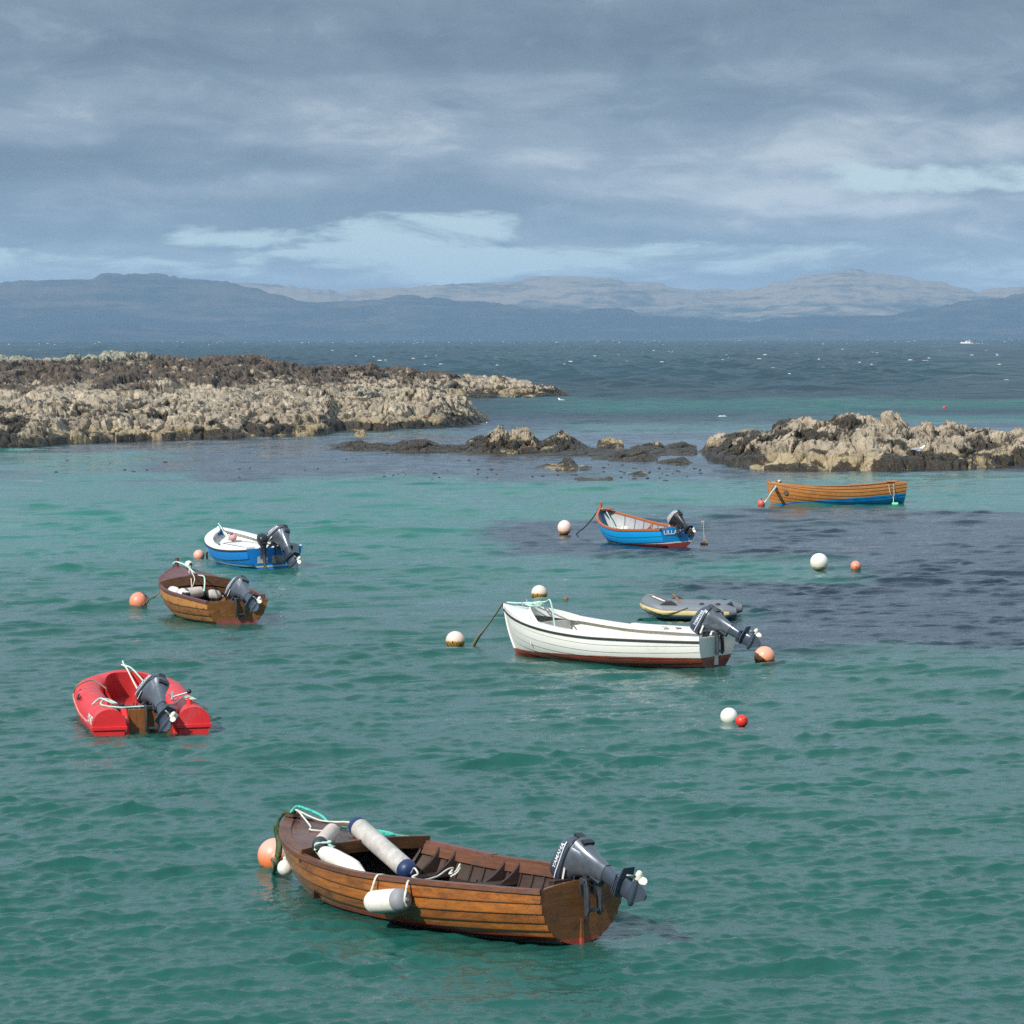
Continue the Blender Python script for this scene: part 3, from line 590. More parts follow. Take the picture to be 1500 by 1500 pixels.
class Boat:
    def __init__(s, key, name, label, cat='boat'):
        s.H, x, y, yaw, pi_, ro = BOATS[key]; s.T = np.array([x, y, 0.]); s.M = rotm(yaw, pi_, ro)
        s.root = thing(name, label, cat, (x, y, 0), (ro, pi_, yaw))
    def w(s, p): return np.asarray(p, float)@s.M.T+s.T
    def l(s, p): return (np.asarray(p, float)-s.T)@s.M
    def hit(s, px, py, side=1, off=0.):
        t, v = np.meshgrid(np.linspace(0, 1, 241), np.linspace(.2, 1, 121), indexing='ij'); Wp = s.w(s.H.P(t, v, side, off)); q = proj(Wp); d = (q[..., 0]-px)**2+(q[..., 1]-py)**2
        i = np.unravel_index(d.argmin(), d.shape); return Wp[i]
    def hull(s, planks, mo, mi, e=.011, th=.018, nt_=56, name='hull', clip=1.):
        H = s.H; t = 1-(1-np.linspace(0, 1, nt_))**1.12; v = []; of = []; pk = []; lk_ = []
        vb = np.linspace(.03, 1, planks+1)**.93; rg = np.random.default_rng(planks*7)
        cols = rg.random(planks)
        for j in range(planks):
            for q in (0, .33, .67, 1):
                v.append(vb[j]+(vb[j+1]-vb[j])*q); of.append(e*(1-q)); pk.append(cols[j]); lk_.append(abs(2*q-1))
        v = np.array(v); of = np.array(of); fade = np.clip((1-t)/.03, 0, 1)[:, None]
        mb = MB(); P = {}; attrs = []; laps = []
        for sd in (1, -1):
            Pp = H.P(t[:, None], v[None, :], sd, of[None, :]*fade); mb.grid(Pp, 0, flip=sd > 0); attrs.append(np.broadcast_to(np.array(pk), Pp.shape[:2]).ravel()); laps.append(np.broadcast_to(np.array(lk_), Pp.shape[:2]).ravel())
            vi = np.linspace(0.02, 1, 16); Pi = H.P(t[:, None]*.985, vi[None, :], sd, -th); mb.grid(Pi, 1, flip=sd < 0); attrs.append(np.full(Pi.shape[0]*16, .5)); laps.append(attrs[-1]*0)
            top = np.stack([H.P(t, 1., sd, 0.), H.P(t*.985, 1., sd, -th)], 1); mb.grid(top, 0, flip=sd > 0); attrs.append(np.full(len(t)*2, .5)); laps.append(attrs[-1]*0)
        bot = np.stack([H.P(t, v[0], 1, of[0]), H.P(t, v[0], -1, of[0])], 1); mb.grid(bot, 0); attrs.append(np.full(len(t)*2, .5)); laps.append(attrs[-1]*0)
        o = mb.build(name, [mo, mi], s.root, smooth=28); a = o.data.attributes.new('plank', 'FLOAT', 'POINT'); aa = np.concatenate(attrs)
        if len(aa) == len(o.data.vertices): a.data.foreach_set('value', aa.astype(np.float32)); a = o.data.attributes.new('lap', 'FLOAT', 'POINT'); a.data.foreach_set('value', np.concatenate(laps).astype(np.float32))
        s.hullo = o; return o
    def rail(s, name, mat, wo=.02, wi=.03, up=.012, dn=.03, v=1., t0=0., t1=1., n=60, bev=.004, lift=0.):
        H = s.H; t = np.linspace(t0, t1, n); mb = MB()
        for sd in (1, -1):
            c = H.P(t, v, sd); T = np.gradient(c, axis=0); T[:, 2] = 0; T /= np.linalg.norm(T, axis=1, keepdims=True)+1e-9; N = np.stack([-T[:, 1]*sd, T[:, 0]*sd, 0*t], 1)
            inn = np.minimum(wi, np.maximum(np.abs(c[:, 1])-.004, 0))[:, None]; up_ = np.array([0, 0, up+lift]); dn_ = np.array([0, 0, -dn+lift])
            mb.grid(np.stack([c+N*wo+dn_, c+N*wo+up_, c-N*inn+up_, c-N*inn+dn_], 1), 0, cv=True, flip=sd < 0)
            k = mb.n-4*n; mb.f += [[k, k+1, k+2, k+3], [k+4*n-1, k+4*n-2, k+4*n-3, k+4*n-4]]; mb.m += [0, 0]
        return mb.build(name, mat, s.root, smooth=30, bevel=bev)
    def transom(s, mat, crown=.04, th=.03, out=.006, mi=None, cut=None, name='transom'):
        H = s.H; v = np.linspace(.0, 1, 22); R_ = H.P(0., v, 1, out); rows_ = []
        for p in R_: rows_.append([(p[0]-.004, y, p[2]) for y in np.linspace(p[1], -p[1], 13)])
        top = R_[-1]
        for q in np.linspace(0, 1, 5)[1:]:
            rw = []
            for y in np.linspace(top[1], -top[1], 13):
                h = crown*(1-(y/top[1])**2)
                if cut and abs(y) < cut[0]: h = min(h, crown*(1-(y/top[1])**2)-cut[1])
                rw.append((top[0]-.004, y, top[2]+.002+h*q))
            rows_.append(rw)
        A = np.array(rows_); B = A.copy(); B[..., 0] += th; mb = MB().grid(A, 0, flip=True).grid(B, 1 if mi else 0)
        for e0, e1, fl in ((A[:, 0], B[:, 0], False), (A[:, -1], B[:, -1], True), (A[-1], B[-1], True), (A[0], B[0], False)): mb.grid(np.stack([e0, e1], 1), 0, flip=not fl)
        return mb.build(name, [mat, mi] if mi else mat, s.root, smooth=30)
    def keel(s, mat, w_=.035, d=.05, stem=.03, head=.05, skeg=.0, name='keel'):
        H = s.H; t = np.linspace(0, 1, 60); c = H.P(t, .0, 1); c[:, 1] = 0; st = H.P(1., np.linspace(0, 1, 16), 1); st[:, 1] = 0; st[-1, 2] += head
        P = np.vstack([c[:-1], st]); T = np.gradient(P, axis=0); T[:, 1] = 0; T /= np.linalg.norm(T, axis=1, keepdims=True); N = np.stack([T[:, 2], 0*T[:, 0], -T[:, 0]], 1)
        ww = np.full(len(P), w_); k = np.full(len(P), d); k[len(t):] = stem; n0 = len(t); k[n0-8:n0] = np.linspace(d, stem, 8)
        if skeg: k[:20] += skeg*np.linspace(1, 0, 20)
        inn = -.02; A = []
        for i in range(len(P)):
            y = ww[i]/2; A.append([P[i]+N[i]*inn+(0, y, 0), P[i]+N[i]*k[i]+(0, y*.7, 0), P[i]+N[i]*k[i]-(0, y*.7, 0), P[i]+N[i]*inn-(0, y, 0)])
        mb = MB().grid(np.array(A), 0, cv=True); L_ = len(P)*4; mb.f += [[0, 1, 2, 3], [L_-1, L_-2, L_-3, L_-4]]; mb.m += [0, 0]
        return mb.build(name, mat, s.root, smooth=40, bevel=.004)
    def deck(s, t0, mat, camber=.05, drop=.0, th=.02, t1=.992, name='foredeck', ridge=1.6, arc=0.):
        H = s.H; U = np.linspace(0, 1, 28); A = []
        for u in U:
            rw = []
            for q in np.linspace(1, -1, 17):
                ts = t0+(t1-t0)*u+arc*(1-abs(q)**2)*(1-u); p = H.P(ts, 1., 1 if q >= 0 else -1, -.004); y = abs(p[1])*q
                rw.append((p[0], y, p[2]-drop+camber*(abs(p[1])/H.bm)*(1-abs(q)**ridge)))
            A.append(rw)
        A = np.array(A); B = A-np.array([0, 0, th]); mb = MB().grid(A, 0, flip=True).grid(B, 0).grid(np.stack([A[0], B[0]], 1), 0).grid(np.stack([A[-1], B[-1]], 1), 0)
        s.deckA = A; return mb.build(name, mat, s.root, smooth=40)
    def board(s, name, t, mat, z0, z1, th=.025, wide=0., n=15, lean=0., topcurve=.03, parent=None):
        """a board right across the boat at station t, from z0 to z1 relative to the sheer"""
        H = s.H; p = H.P(t, 1., 1); sh = p[2]; yb = abs(p[1])+wide; A = []
        for q in np.linspace(1, -1, n):
            zt = sh+z1+topcurve*(1-q*q); A.append([(p[0]-th/2, yb*q, sh+z0+topcurve*(1-q*q)), (p[0]-th/2+lean, yb*q, zt), (p[0]+th/2+lean, yb*q, zt), (p[0]+th/2, yb*q, sh+z0+topcurve*(1-q*q))])
        mb = MB().grid(np.array(A), 0, cv=True); k = len(A)*4; mb.f += [[3, 2, 1, 0], [k-4, k-3, k-2, k-1]]; mb.m += [0, 0]
        return mb.build(name, mat, s.root if parent is None else parent, smooth=30, bevel=.006)
    def thwart(s, t, z, w_, mat, th=.03, name='thwart', off=-.022):
        H = s.H; x0 = -H.L/2+H.L*t; P = []
        for dx in (-w_/2, w_/2):
            y, _ = H.inner(t+dx/H.L, z, off); P.append((x0+dx, y))
        V = [(P[0][0], P[0][1]), (P[1][0], P[1][1]), (P[1][0], -P[1][1]), (P[0][0], -P[0][1])]
        return MB().prism(V, 2, z-th, z, 0).build(name, mat, s.root, smooth=0, bevel=.006)
    def knees(s, t, z, mat, offs=(-.1, .1), h=None, w_=.028, reach=.22):
        H = s.H
        for dx in offs:
            tt = t+dx/H.L; x = -H.L/2+H.L*tt; sh = float(H.sheer(tt))-.012; hh = sh-z
            for sd in (1, -1):
                zz = np.linspace(z, sh, 9); wall = [H.inner(tt, a, -.016)[0] for a in zz]; q = np.linspace(0, 1, 9)
                # sweeping S between the thwart top and the rail
                inner = [wall[i]-(reach*(1-q[i])**2.2+.035+.03*math.sin(q[i]*math.pi)) for i in range(9)]
                poly = [(inner[i]*sd, zz[i]) for i in range(9)]+[(wall[8-i]*sd, zz[8-i]) for i in range(9)]
                V = [(b_, c_) for b_, c_ in poly]; MB().prism(V if sd > 0 else V[::-1], 0, x-w_/2, x+w_/2).build('knee', mat, s.root, smooth=25, bevel=.003)
    def ribs(s, mat, ts, w_=.022, d=.014, top=.97, off=-.018):
        for t in ts:
            v = np.linspace(.05, top, 18); A = []
            for sd, vv in ((1, v[::-1]), (-1, v)):
                for q in vv:
                    a = s.H.P(t, q, sd, off); b_ = s.H.P(t, q, sd, off-d); A.append([a-(w_/2, 0, 0), b_-(w_/2, 0, 0), b_+(w_/2, 0, 0), a+(w_/2, 0, 0)])
            MB().grid(np.array(A), 0, cv=True).build('rib', mat, s.root, smooth=30)
    def floor(s, z, mat, t0=.03, t1=.85, name='floorboards', slats=5, gap_=.012):
        H = s.H; mb = MB(); n = 26; ts = np.linspace(t0, t1, n); hw = np.array([H.inner(t, z, -.03)[0] for t in ts]); hw = np.where(H.keel(ts) > z-.01, .01, hw)
        for i in range(slats):
            a, b_ = -1+2*i/slats, -1+2*(i+1)/slats; P = np.array([[(-H.L/2+H.L*t, np.clip(w0*a+gap_/2, -w0, w0), z), (-H.L/2+H.L*t, w0*b_-gap_/2, z)] for t, w0 in zip(ts, hw)]); mb.grid(P, 0, flip=True)
        return mb.build(name, mat, s.root, smooth=0)
    def stringer(s, z, mat, t0=.03, t1=.9, name='riser', h=.04, d=.02):
        mb = MB(); ts = np.linspace(t0, t1, 30)
        for sd in (1, -1):
            A = []
            for t in ts:
                zz = z+float(s.H.sheer(t))-s.H.sm; y, x = s.H.inner(t, zz, -.03); A.append([(x, y*sd, zz), (x, (y-d)*sd, zz), (x, (y-d)*sd, zz-h), (x, y*sd, zz-h)])
            mb.grid(np.array(A), 0, cv=True)
        return mb.build(name, mat, s.root, smooth=30)

def letters(txt, size, font_bold=0., ext=0.):
    cu = bpy.data.curves.new('t', 'FONT'); cu.body = txt; cu.size = size; cu.align_x = 'CENTER'; cu.align_y = 'CENTER'; cu.offset = font_bold; cu.resolution_u = 3
    o = bpy.data.objects.new('t', cu); COL.objects.link(o); dg = bpy.context.evaluated_depsgraph_get(); me = bpy.data.meshes.new_from_object(o.evaluated_get(dg))
    V = np.array([v.co[:] for v in me.vertices]); Fc = [list(p.vertices) for p in me.polygons]
    bpy.data.objects.remove(o); bpy.data.curves.remove(cu); bpy.data.meshes.remove(me); return V, Fc
def ssign(a, p): return np.sign(a)*np.abs(a)**p
def loft(secs, n=28, cap=True, p=2.8):
    """secs: (z, xc, hx, hy[, exponent])"""
    th = np.arange(n)*2*np.pi/n+1e-4; A = []
    for q in secs:
        e = 2/(q[4] if len(q) > 4 else p); A.append(np.stack([q[1]+q[2]*ssign(np.cos(th), e), q[3]*ssign(np.sin(th), e), 0*th+q[0]], 1))
    return np.array(A)
def outboard(parent, loc, tilt, sc=1., yaw=0., col=('navy', 'silver', 'navy'), brand='YAMAHA', tiller=True, label=None, leg=1., steer=0., bar=.45):
    """outboard motor hung on the transom; +x is forward. the whole head and leg tilt about the clamp"""
    cap, pan, low = (M_ENG[c] for c in col); dk, bk = M_ENG['dark'], M_ENG['black']
    A = loft([(.02, -.17, .12, .075), (.08, -.165, .14, .095), (.15, -.15, .175, .125), (.205, -.12, .215, .150), (.235, -.10, .245, .162), (.262, -.095, .258, .168), (.272, -.095, .258, .168)])
    mb = MB().grid(A[::-1], 0, cv=True, flip=True); mb.add(A[-1], [tuple(range(28))]); mb.add(A[0], [tuple(range(28))[::-1]])
    B = loft([(-.17, -.205, .098, .055, 2.4), (-.10, -.20, .105, .062, 2.4), (.0, -.19, .125, .080, 2.6), (.10, -.175, .155, .100, 2.8), (.20, -.16, .205, .13, 3), (.25, -.155, .235, .145, 3)])
    mb.grid(B, 0, cv=True, flip=False)
    eng = mb.build('outboard_motor', pan, parent, smooth=40); eng.location = loc; eng.rotation_euler = (Matrix.Rotation(yaw, 3, 'Z') @ Matrix.Rotation(tilt, 3, 'Y') @ Matrix.Rotation(steer, 3, 'Z')).to_euler(); eng.scale = (sc, sc, sc)
    if label: eng['label'] = label
    C = loft([(.275, -.095, .262, .171), (.30, -.092, .270, .174), (.36, -.088, .268, .170), (.415, -.085, .255, .158), (.455, -.075, .228, .136), (.485, -.065, .180, .105), (.502, -.06, .11, .062), (.507, -.06, .01, .006)], p=3.)
    C[..., 2] += np.clip(C[..., 0]+.1, -.3, .2)*.16*np.clip((C[..., 2]-.3)/.15, 0, 1)
    MB().grid(C, 0, cv=True).build('cowling', cap, eng, smooth=50)
    S1 = loft([(.262, -.095, .264, .174), (.268, -.095, .27, .179), (.280, -.094, .27, .179), (.286, -.094, .266, .174)], p=3.); MB().grid(S1, 0, cv=True).build('seam_trim', bk, eng, smooth=50)
    # leg, cavitation plate, gearcase, skeg
    l0 = -.17; l1 = -.17-.25*leg
    D = loft([(l0+.012, -.205, .092, .050, 2.3), (l0-.02, -.205, .088, .048, 2.3), (l1+.05, -.21, .082, .044, 2.2), (l1, -.215, .10, .046, 2.2), (l1-.015, -.22, .11, .05, 2.2)])
    mb = MB().grid(D[::-1], 0, cv=True, flip=True)
    zb = l1-.02
    E_ = loft([(zb+.02, -.215, .105, .040, 2.), (zb-.05, -.215, .10, .032, 2.), (zb-.11, -.22, .10, .028, 2.), (zb-.15, -.225, .105, .03, 2.)]); mb.grid(E_[::-1], 0, cv=True, flip=True)
    mb.box((-.205, 0, l1+.035), (.215, .115, .012)).box((-.205, 0, l1+.065), (.20, .105, .012))
    tz = zb-.165; xs = np.linspace(-.085, -.385, 18); rr_ = .047*np.clip(np.sin(np.linspace(.05, 1, 18)**.6*2.55), .08, 1); ring = []
    mb.tube([(x, 0, tz) for x in xs], rr_, 16)
    mb.prism([(-.12, tz-.02), (-.36, tz-.02), (-.345, tz-.10), (-.30, tz-.175), (-.235, tz-.165)], 1, -.009, .009)
    mb.build('lower_leg', low, eng, smooth=35)
    pl_ = MB().prism([(-.09, .03), (-.12, .095), (-.28, .105), (-.43, .075), (-.43, -.075), (-.28, -.105), (-.12, -.095), (-.09, -.03)], 2, zb-.012, zb+.002); pl_.build('cavitation_plate', low if cap != bk else bk, eng, smooth=0, bevel=.003)
    # three blades
    pb = MB().lathe((-.385, 0, tz), [(.036, 0), (.036, .05), (.026, .085), (.001, .095)], 12, 0, (-1, 0, 0))
    for k in range(3):
        a = k*2*math.pi/3+.5; P = []
        for r_i, ch in zip(np.linspace(.02, .125, 7), (.04, .06, .075, .082, .078, .06, .015)):
            rw = []
            for u in np.linspace(-1, 1, 6):
                pitch = .95-r_i*3.2; dt = u*ch*.5; x = -.415+dt*math.sin(pitch)+.01*u*u; tt = dt*math.cos(pitch)/max(r_i, .03); rw.append((x, r_i*math.cos(a+tt), tz+r_i*math.sin(a+tt)))
            P.append(rw)
        P = np.array(P); pb.grid(P, 0).grid(P+np.array([.005, 0, 0]), 0, flip=True)
    pb.build('propeller', M_ENG['prop'], eng, smooth=60)
    # clamp bracket: stays on the transom while the leg tilts
    br_ = MB()
    for y in (-.085, .085):
        br_.prism([(.035, .06), (.055, .03), (.05, -.10), (.036, -.12), (.034, -.01), (-.012, -.01), (-.02, -.31), (-.055, -.33), (-.085, -.27), (-.075, -.06), (-.05, .045)], 1, y-.013, y+.013)
    br_.box((-.05, 0, -.27), (.04, .17, .03)).tube([(-.02, -.11, .03), (-.02, .11, .03)], .022, 10)
    for y in (-.06, .06): br_.tube([(.05, y, -.07), (.10, y, -.07)], .01, 8).box((.105, y, -.07), (.012, .015, .06))
    bo = br_.build('clamp_bracket', dk, eng, smooth=30, bevel=.003); bo.matrix_parent_inverse = Matrix.Identity(4); bo.rotation_euler = (Matrix.Rotation(tilt, 3, 'Y') @ Matrix.Rotation(steer, 3, 'Z')).inverted().to_euler()
    sw = MB().tube([(-.075, 0, .12), (-.085, 0, -.16)], .036, 12).box((-.085, 0, .07), (.10, .11, .11)).box((-.13, 0, -.13), (.09, .07, .05)).tube([(-.07, .03, .10), (-.02, .07, .16), (.06, .09, .14)], .009, 6).tube([(-.09, .045, -.02), (-.10, .05, -.17)], .012, 8); sw.build('swivel_bracket', dk, eng, smooth=35, bevel=.004)
    if tiller:
        MB().prism([(.05, .155), (.05, .22), (.28, .205), (.30, .19), (.28, .165)], 1, .015, .065).tube([(.28, .04, .185), (.28+bar*.55, .04, .18)], .021, 10).box((.10, -.03, .20), (.10, .10, .07)).build('tiller_handle', dk, eng, smooth=35, bevel=.004)
    # rear latch and cables
    MB().box((-.362, 0, .31), (.03, .10, .10)).box((-.350, 0, .19), (.05, .14, .07)).build('latch', bk, eng, smooth=0, bevel=.006)
    if cap == M_ENG['navy']:
        for sd in (1, -1):
            MB().box((.015, .166*sd, .225), (.15, .004, .034), m=0, rot=(.28*sd, -.0, -.14*sd)).build('sticker', M_ENG['sticker'], eng, smooth=0)
            st_ = MB(); xs = np.linspace(-.31, .12, 20)
            st_.grid(np.array([[(x, sd*(.1745-.9*max(0, abs(x+.09)-.12)**2*1.6), .312+(x+.31)*.05), (x, sd*(.1735-.9*max(0, abs(x+.09)-.12)**2*1.6), .325+(x+.31)*.05)] for x in xs]), 0, flip=sd > 0).build('stripe', M_ENG['decal'], eng, smooth=0)
    if brand:
        V, Fc = letters(brand, .072, .0015); tr = BVHTree.FromPolygons([Vector(p) for p in C.reshape(-1, 3)], [(i*28+j, i*28+(j+1) % 28, (i+1)*28+(j+1) % 28, (i+1)*28+j) for i in range(7) for j in range(28)])
        for sd in (1, -1):
            W_ = []
            for a in V:
                x = -.12-a[0]*sd; z = .375+a[1]+(x+.12)*.08; h = tr.ray_cast(Vector((x, sd*.5, z)), Vector((0, -sd, 0))); y = (h[0][1] if h[0] else sd*.165)+sd*.0025; W_.append((x, y, z))
            MB().add(W_, Fc if sd > 0 else Fc).build('lettering', M_ENG['decal'], eng, smooth=0)
    return eng
def fender(name, a, b, r, body, endm, label, group=None, kind='cyl', ends=(1, 1)):
    a, b = np.array(a, float), np.array(b, float); L_ = np.linalg.norm(b-a); ax = (b-a)/L_
    root = thing(name, label, 'fender', tuple(a), (0, 0, 0), group); q = Vector(ax).to_track_quat('Z', 'Y').to_euler(); root.rotation_euler = q
    if kind == 'tear': prof = [(.012, 0), (.03, .015), (r*.55, L_*.10), (r*.93, L_*.24), (r, L_*.38), (r, L_*.66), (r*.93, L_*.78), (r*.5, L_*.92), (.025, L_*.985), (.012, L_)]
    else: prof = [(r*.55, L_*.0+.015), (r*.93, .055), (r, .09), (r*1.01, L_*.5), (r, L_-.09), (r*.93, L_-.055), (r*.55, L_-.015)]
    MB().lathe((0, 0, 0), prof, 28).build('fender_body', body, root, smooth=50)
    for k, (z0, s_) in enumerate(((0, 1), (L_, -1))):
        if not ends[k]: endm_ = body
        else: endm_ = endm
        if kind == 'tear': MB().tube([(0, -.02, z0-s_*.02), (0, .02, z0-s_*.02)], .018, 8).build('eye', body, root, smooth=50)
        else:
            MB().lathe((0, 0, z0+s_*.0), [(.001, -s_*.03), (.016, -s_*.03), (.02, -s_*.005), (r*.45, s_*.003), (r*.80, s_*.018), (r*.96, s_*.05), (r*1.012, s_*.085), (r*1.012, s_*.11)], 28).build('end_cap', endm_, root, smooth=50)
    return root
# ================================================================== the varnished dinghy in the foreground
RED_AF = (.36, .055, .035)
v1 = wood('varnished_planks', (.14, .042, .009), (.50, .172, .032), (.055, .022, .010), .68, .26, .75, bottom=(.055, -.035, RED_AF, (.05, .05, .03)), lapdirt=.7)
v1t = wood('varnished_transom', (.15, .054, .014), (.32, .135, .038), (.045, .020, .010), .8, .4, .35, grain=(14, .8, 10), bottom=(-.05, 0., RED_AF), seed=3., blot=1.7)
v1r = wood('worn_mahogany', (.10, .038, .020), (.26, .105, .052), (.055, .028, .020), .8, .5, .12, seed=5.)
v1d = wood('mahogany_deck', (.085, .026, .015), (.20, .070, .036), (.045, .018, .013), .8, .42, .3, grain=(.8, 9, 9), seed=7.)
v1i = wood('dark_brown_paint', (.030, .016, .012), (.060, .034, .026), (.018, .010, .009), .5, .5, .1, seed=9.)
v1c = wood('coaming_board', (.10, .042, .016), (.27, .13, .05), (.05, .022, .012), .8, .45, .2, grain=(9, .9, 9), seed=11.)
B = Boat('fore', 'wooden_dinghy', 'nearest and largest boat, a varnished brown clinker dinghy hung with fenders')
H = B.H
B.hull(8, v1, v1i, .018); B.transom(v1t, .055, .035, mi=v1i); B.keel(v1, .035, .055, .035, .03, .04)
B.rail('gunwale', v1r, .022, .045, .014, .035); B.ribs(v1i, np.linspace(.07, .69, 16), .028, .018)
B.stringer(.17, v1i); B.floor(-.02, v1i)
inw = MB(); ts = np.linspace(.02, .72, 40)
for sd in (1, -1):
    A = []
    for t in ts:
        z0 = float(H.sheer(t)); yt = H.inner(t, z0-.01, -.034)[0]; yb = H.inner(t, z0-.11, -.034)[0]; x = -H.L/2+H.L*t; A.append([(x, yt*sd, z0-.012), (x, (yt-.02)*sd, z0-.012), (x, (yb-.02)*sd, z0-.115), (x, yb*sd, z0-.115)])
    inw.grid(np.array(A), 0, cv=True)
inw.build('inwale', v1r, B.root, smooth=30)
B.deck(.725, v1d, .085); D1 = B.deckA.copy()
dr = MB(); tt = np.linspace(.73, .985, 30)
for sd in (1, -1):
    c = H.P(tt, 1., sd); T = np.gradient(c, axis=0); T[:, 2] = 0; T /= np.linalg.norm(T, axis=1, keepdims=True); N = np.stack([-T[:, 1]*sd, T[:, 0]*sd, 0*tt], 1); w0 = np.minimum(.10, np.abs(c[:, 1])*.7)[:, None]
    dr.grid(np.stack([c-N*.02+(0, 0, .016), c-N*w0+(0, 0, .022), c-N*w0+(0, 0, .004)], 1), 0, flip=sd < 0)
dr.build('deck_margin', v1r, B.root, smooth=30)
B.board('coaming', .718, v1c, -.075, .055, .03, .015, topcurve=.035, lean=-.03)
B.thwart(.645, .25, .26, v1i); B.knees(.645, .25, v1i, (-.11, .11)); B.thwart(.43, .24, .26, v1i); B.knees(.43, .24, v1i, (-.11, .11))
B.thwart(.10, .22, .5, v1i, name='stern_seat'); B.board('bulkhead', .70, v1i, -.42, -.33, .03, -.10, topcurve=0)
MB().box((-H.L/2+.10, 0, H.st-.02), (.07, .5, .16)).build('motor_pad', v1i, B.root, smooth=0, bevel=.006)
patch = MB(); tt = np.linspace(.50, .70, 20); c = H.P(tt, 1., -1); patch.grid(np.stack([c+(0, -.026, -.04), c+(0, -.026, .019), c+(0, .05, .019), c+(0, .052, -.055)], 1), 0); patch.build('leather_chafe_patch', plain('leather', (.14, .06, .05), .5, var=.2), B.root, smooth=30)
rv = MB()   # copper rivets along the laps
vb = np.linspace(.03, 1, 9)**.93
for j in range(2, 8):
    for t in np.arange(.012, .97, .021):
        p = H.P(t, vb[j]+.012, 1, .0135); rv.ball(p, .0042, n=5, k=3, sz=.8)
rv.build('rivets', plain('copper_rivet', (.055, .04, .03), .5, .4), B.root, smooth=0)['kind'] = 'stuff'
bow = H.P(1., 1., 1)
MB().box((bow[0]-.06, 0, bow[2]+.03), (.14, .10, .035)).tube([(bow[0]-.10, 0, bow[2]+.04), (bow[0]-.10, 0, bow[2]+.10)], .018, 8).build('bow_fitting', plain('rusty_iron', (.10, .05, .035), .7, .3, .4, 40), B.root, smooth=30, bevel=.004)
MB().box((-H.L/2-.022, 0, .0), (.03, .03, .26)).build('rudder_gudgeon', v1t, B.root, smooth=30)
outboard(B.root, (-H.L/2-.10, -.04, H.st+.03), R(65), .90, brand='YAMAHA', label='slate grey outboard motor tilted up clear of the water')
rope('blue_lashing', [B.w(p) for p in [(-.30, .20, .25), (-.28, .17, .275), (-.22, .12, .28), (-.17, .10, .262), (-.16, .09, .20)]], .009, M_RIG['rope_blue'], 'short bright blue rope tied round the aft thwart of the foreground dinghy')
# fenders
g = None
f1 = fender('long_fender', at_y(519, 1206, 30.25), at_y(602, 1279, 29.35), .098, M_F['grimy'], M_F['navy'], 'long scuffed grey fender with dark blue ends lying across the foreground dinghy')
f2 = fender('short_fender', at_y(465, 1241, 29.45), at_y(489, 1214, 30.0), .075, M_F['blush'], M_F['black'], 'short off-white fender with a black end on the foredeck of the foreground dinghy', ends=(1, 0))
f3 = fender('tapered_fender', at_y(463, 1243, 29.62), at_y(534, 1280, 28.72), .087, M_F['white'], M_F['white'], 'clean white fender with pointed ends lying against the inside rail of the foreground dinghy', kind='tear')
pa = B.hit(541, 1322, 1, .125); pb_ = B.hit(594, 1318, 1, .125)
f4 = fender('hanging_fender', pa, pb_, .108, M_F['white'], M_F['grey'], 'fat white fender with a grey end hanging over the side of the foreground dinghy', ends=(0, 1))
def overrail(bt, px, py, side=1):
    p = bt.hit(px, py, side, .0); return p
r1 = B.hit(556, 1286); r2_ = B.hit(601, 1293)
for nm, a, r0 in (('fender_lanyard', pa, r1), ('fender_lanyard', pb_, r2_)):
    o0 = np.array(r0); outv = B.M@np.array([0, .035, 0]); up = np.array([0, 0, .02])
    rope(nm, [o0-outv*3+up*.2, o0+up*1.4-outv*.6, o0+up*.6+outv, (o0+outv*1.4+np.array(a)*1.)/2+(0, 0, .02), np.array(a)+outv*.5, np.array(a)-outv*.2+(0, 0, -.06)], .011, RWHITE, {0: 'white rope holding the plain end of the hanging fender to the dinghy rail', 1: 'white rope tying the grey end of the hanging fender to the dinghy rail'}[0 if r0 is r1 else 1])
# bow lines
dk = lambda u, q: B.w(D1[int(u*27), int(round((1-q)/2*16))]+np.array([0, 0, .02]))
rope('fender_line', [B.w(bow+(-.14, 0, .09)), at_y(470, 1202, 30.6), at_y(505, 1204, 30.35), np.array(at_y(517, 1205, 30.27))], .010, RWHITE, 'white line from the bow to the blue end of the long fender')
rope('bow_lashing', [B.w(bow+(-.2, .0, .07)), dk(.62, .25), dk(.5, .35), dk(.36, .1), at_y(488, 1213, 30.0)], .009, RWHITE, 'thin white lashing across the foredeck to the short fender')
rope('teal_rope', [B.w(bow+(-.12, .05, .06)), B.w(bow+(-.15, 0, .12)), B.w(bow+(-.26, -.02, .11)), B.w(bow+(-.5, -.05, .05)), dk(.5, -.1), dk(.42, -.25), dk(.2, -.2), dk(.12, -.45), dk(.3, -.55), dk(.35, -.2), dk(.12, -.1), dk(.05, -.5), dk(.2, -.75), dk(.36, -.6), dk(.25, -.3), dk(.08, -.62), dk(.02, -.85)], .014, M_RIG['rope_teal'], 'teal green rope heaped on the foredeck of the foreground dinghy')
kn = MB(); rr = random.Random(5); c0 = np.array(at_y(472, 1240, 29.5)); P = [c0+np.array([rr.gauss(0, .05), rr.gauss(0, .04), rr.uniform(-.03, .05)]) for _ in range(16)]
rope('tangled_lanyard', [c0+(-.05, 0, -.06)]+P+[np.array(at_y(490, 1240, 29.6))], .010, M_RIG['rope_pale'], 'knotted pale green cord between the short and the pointed fender')
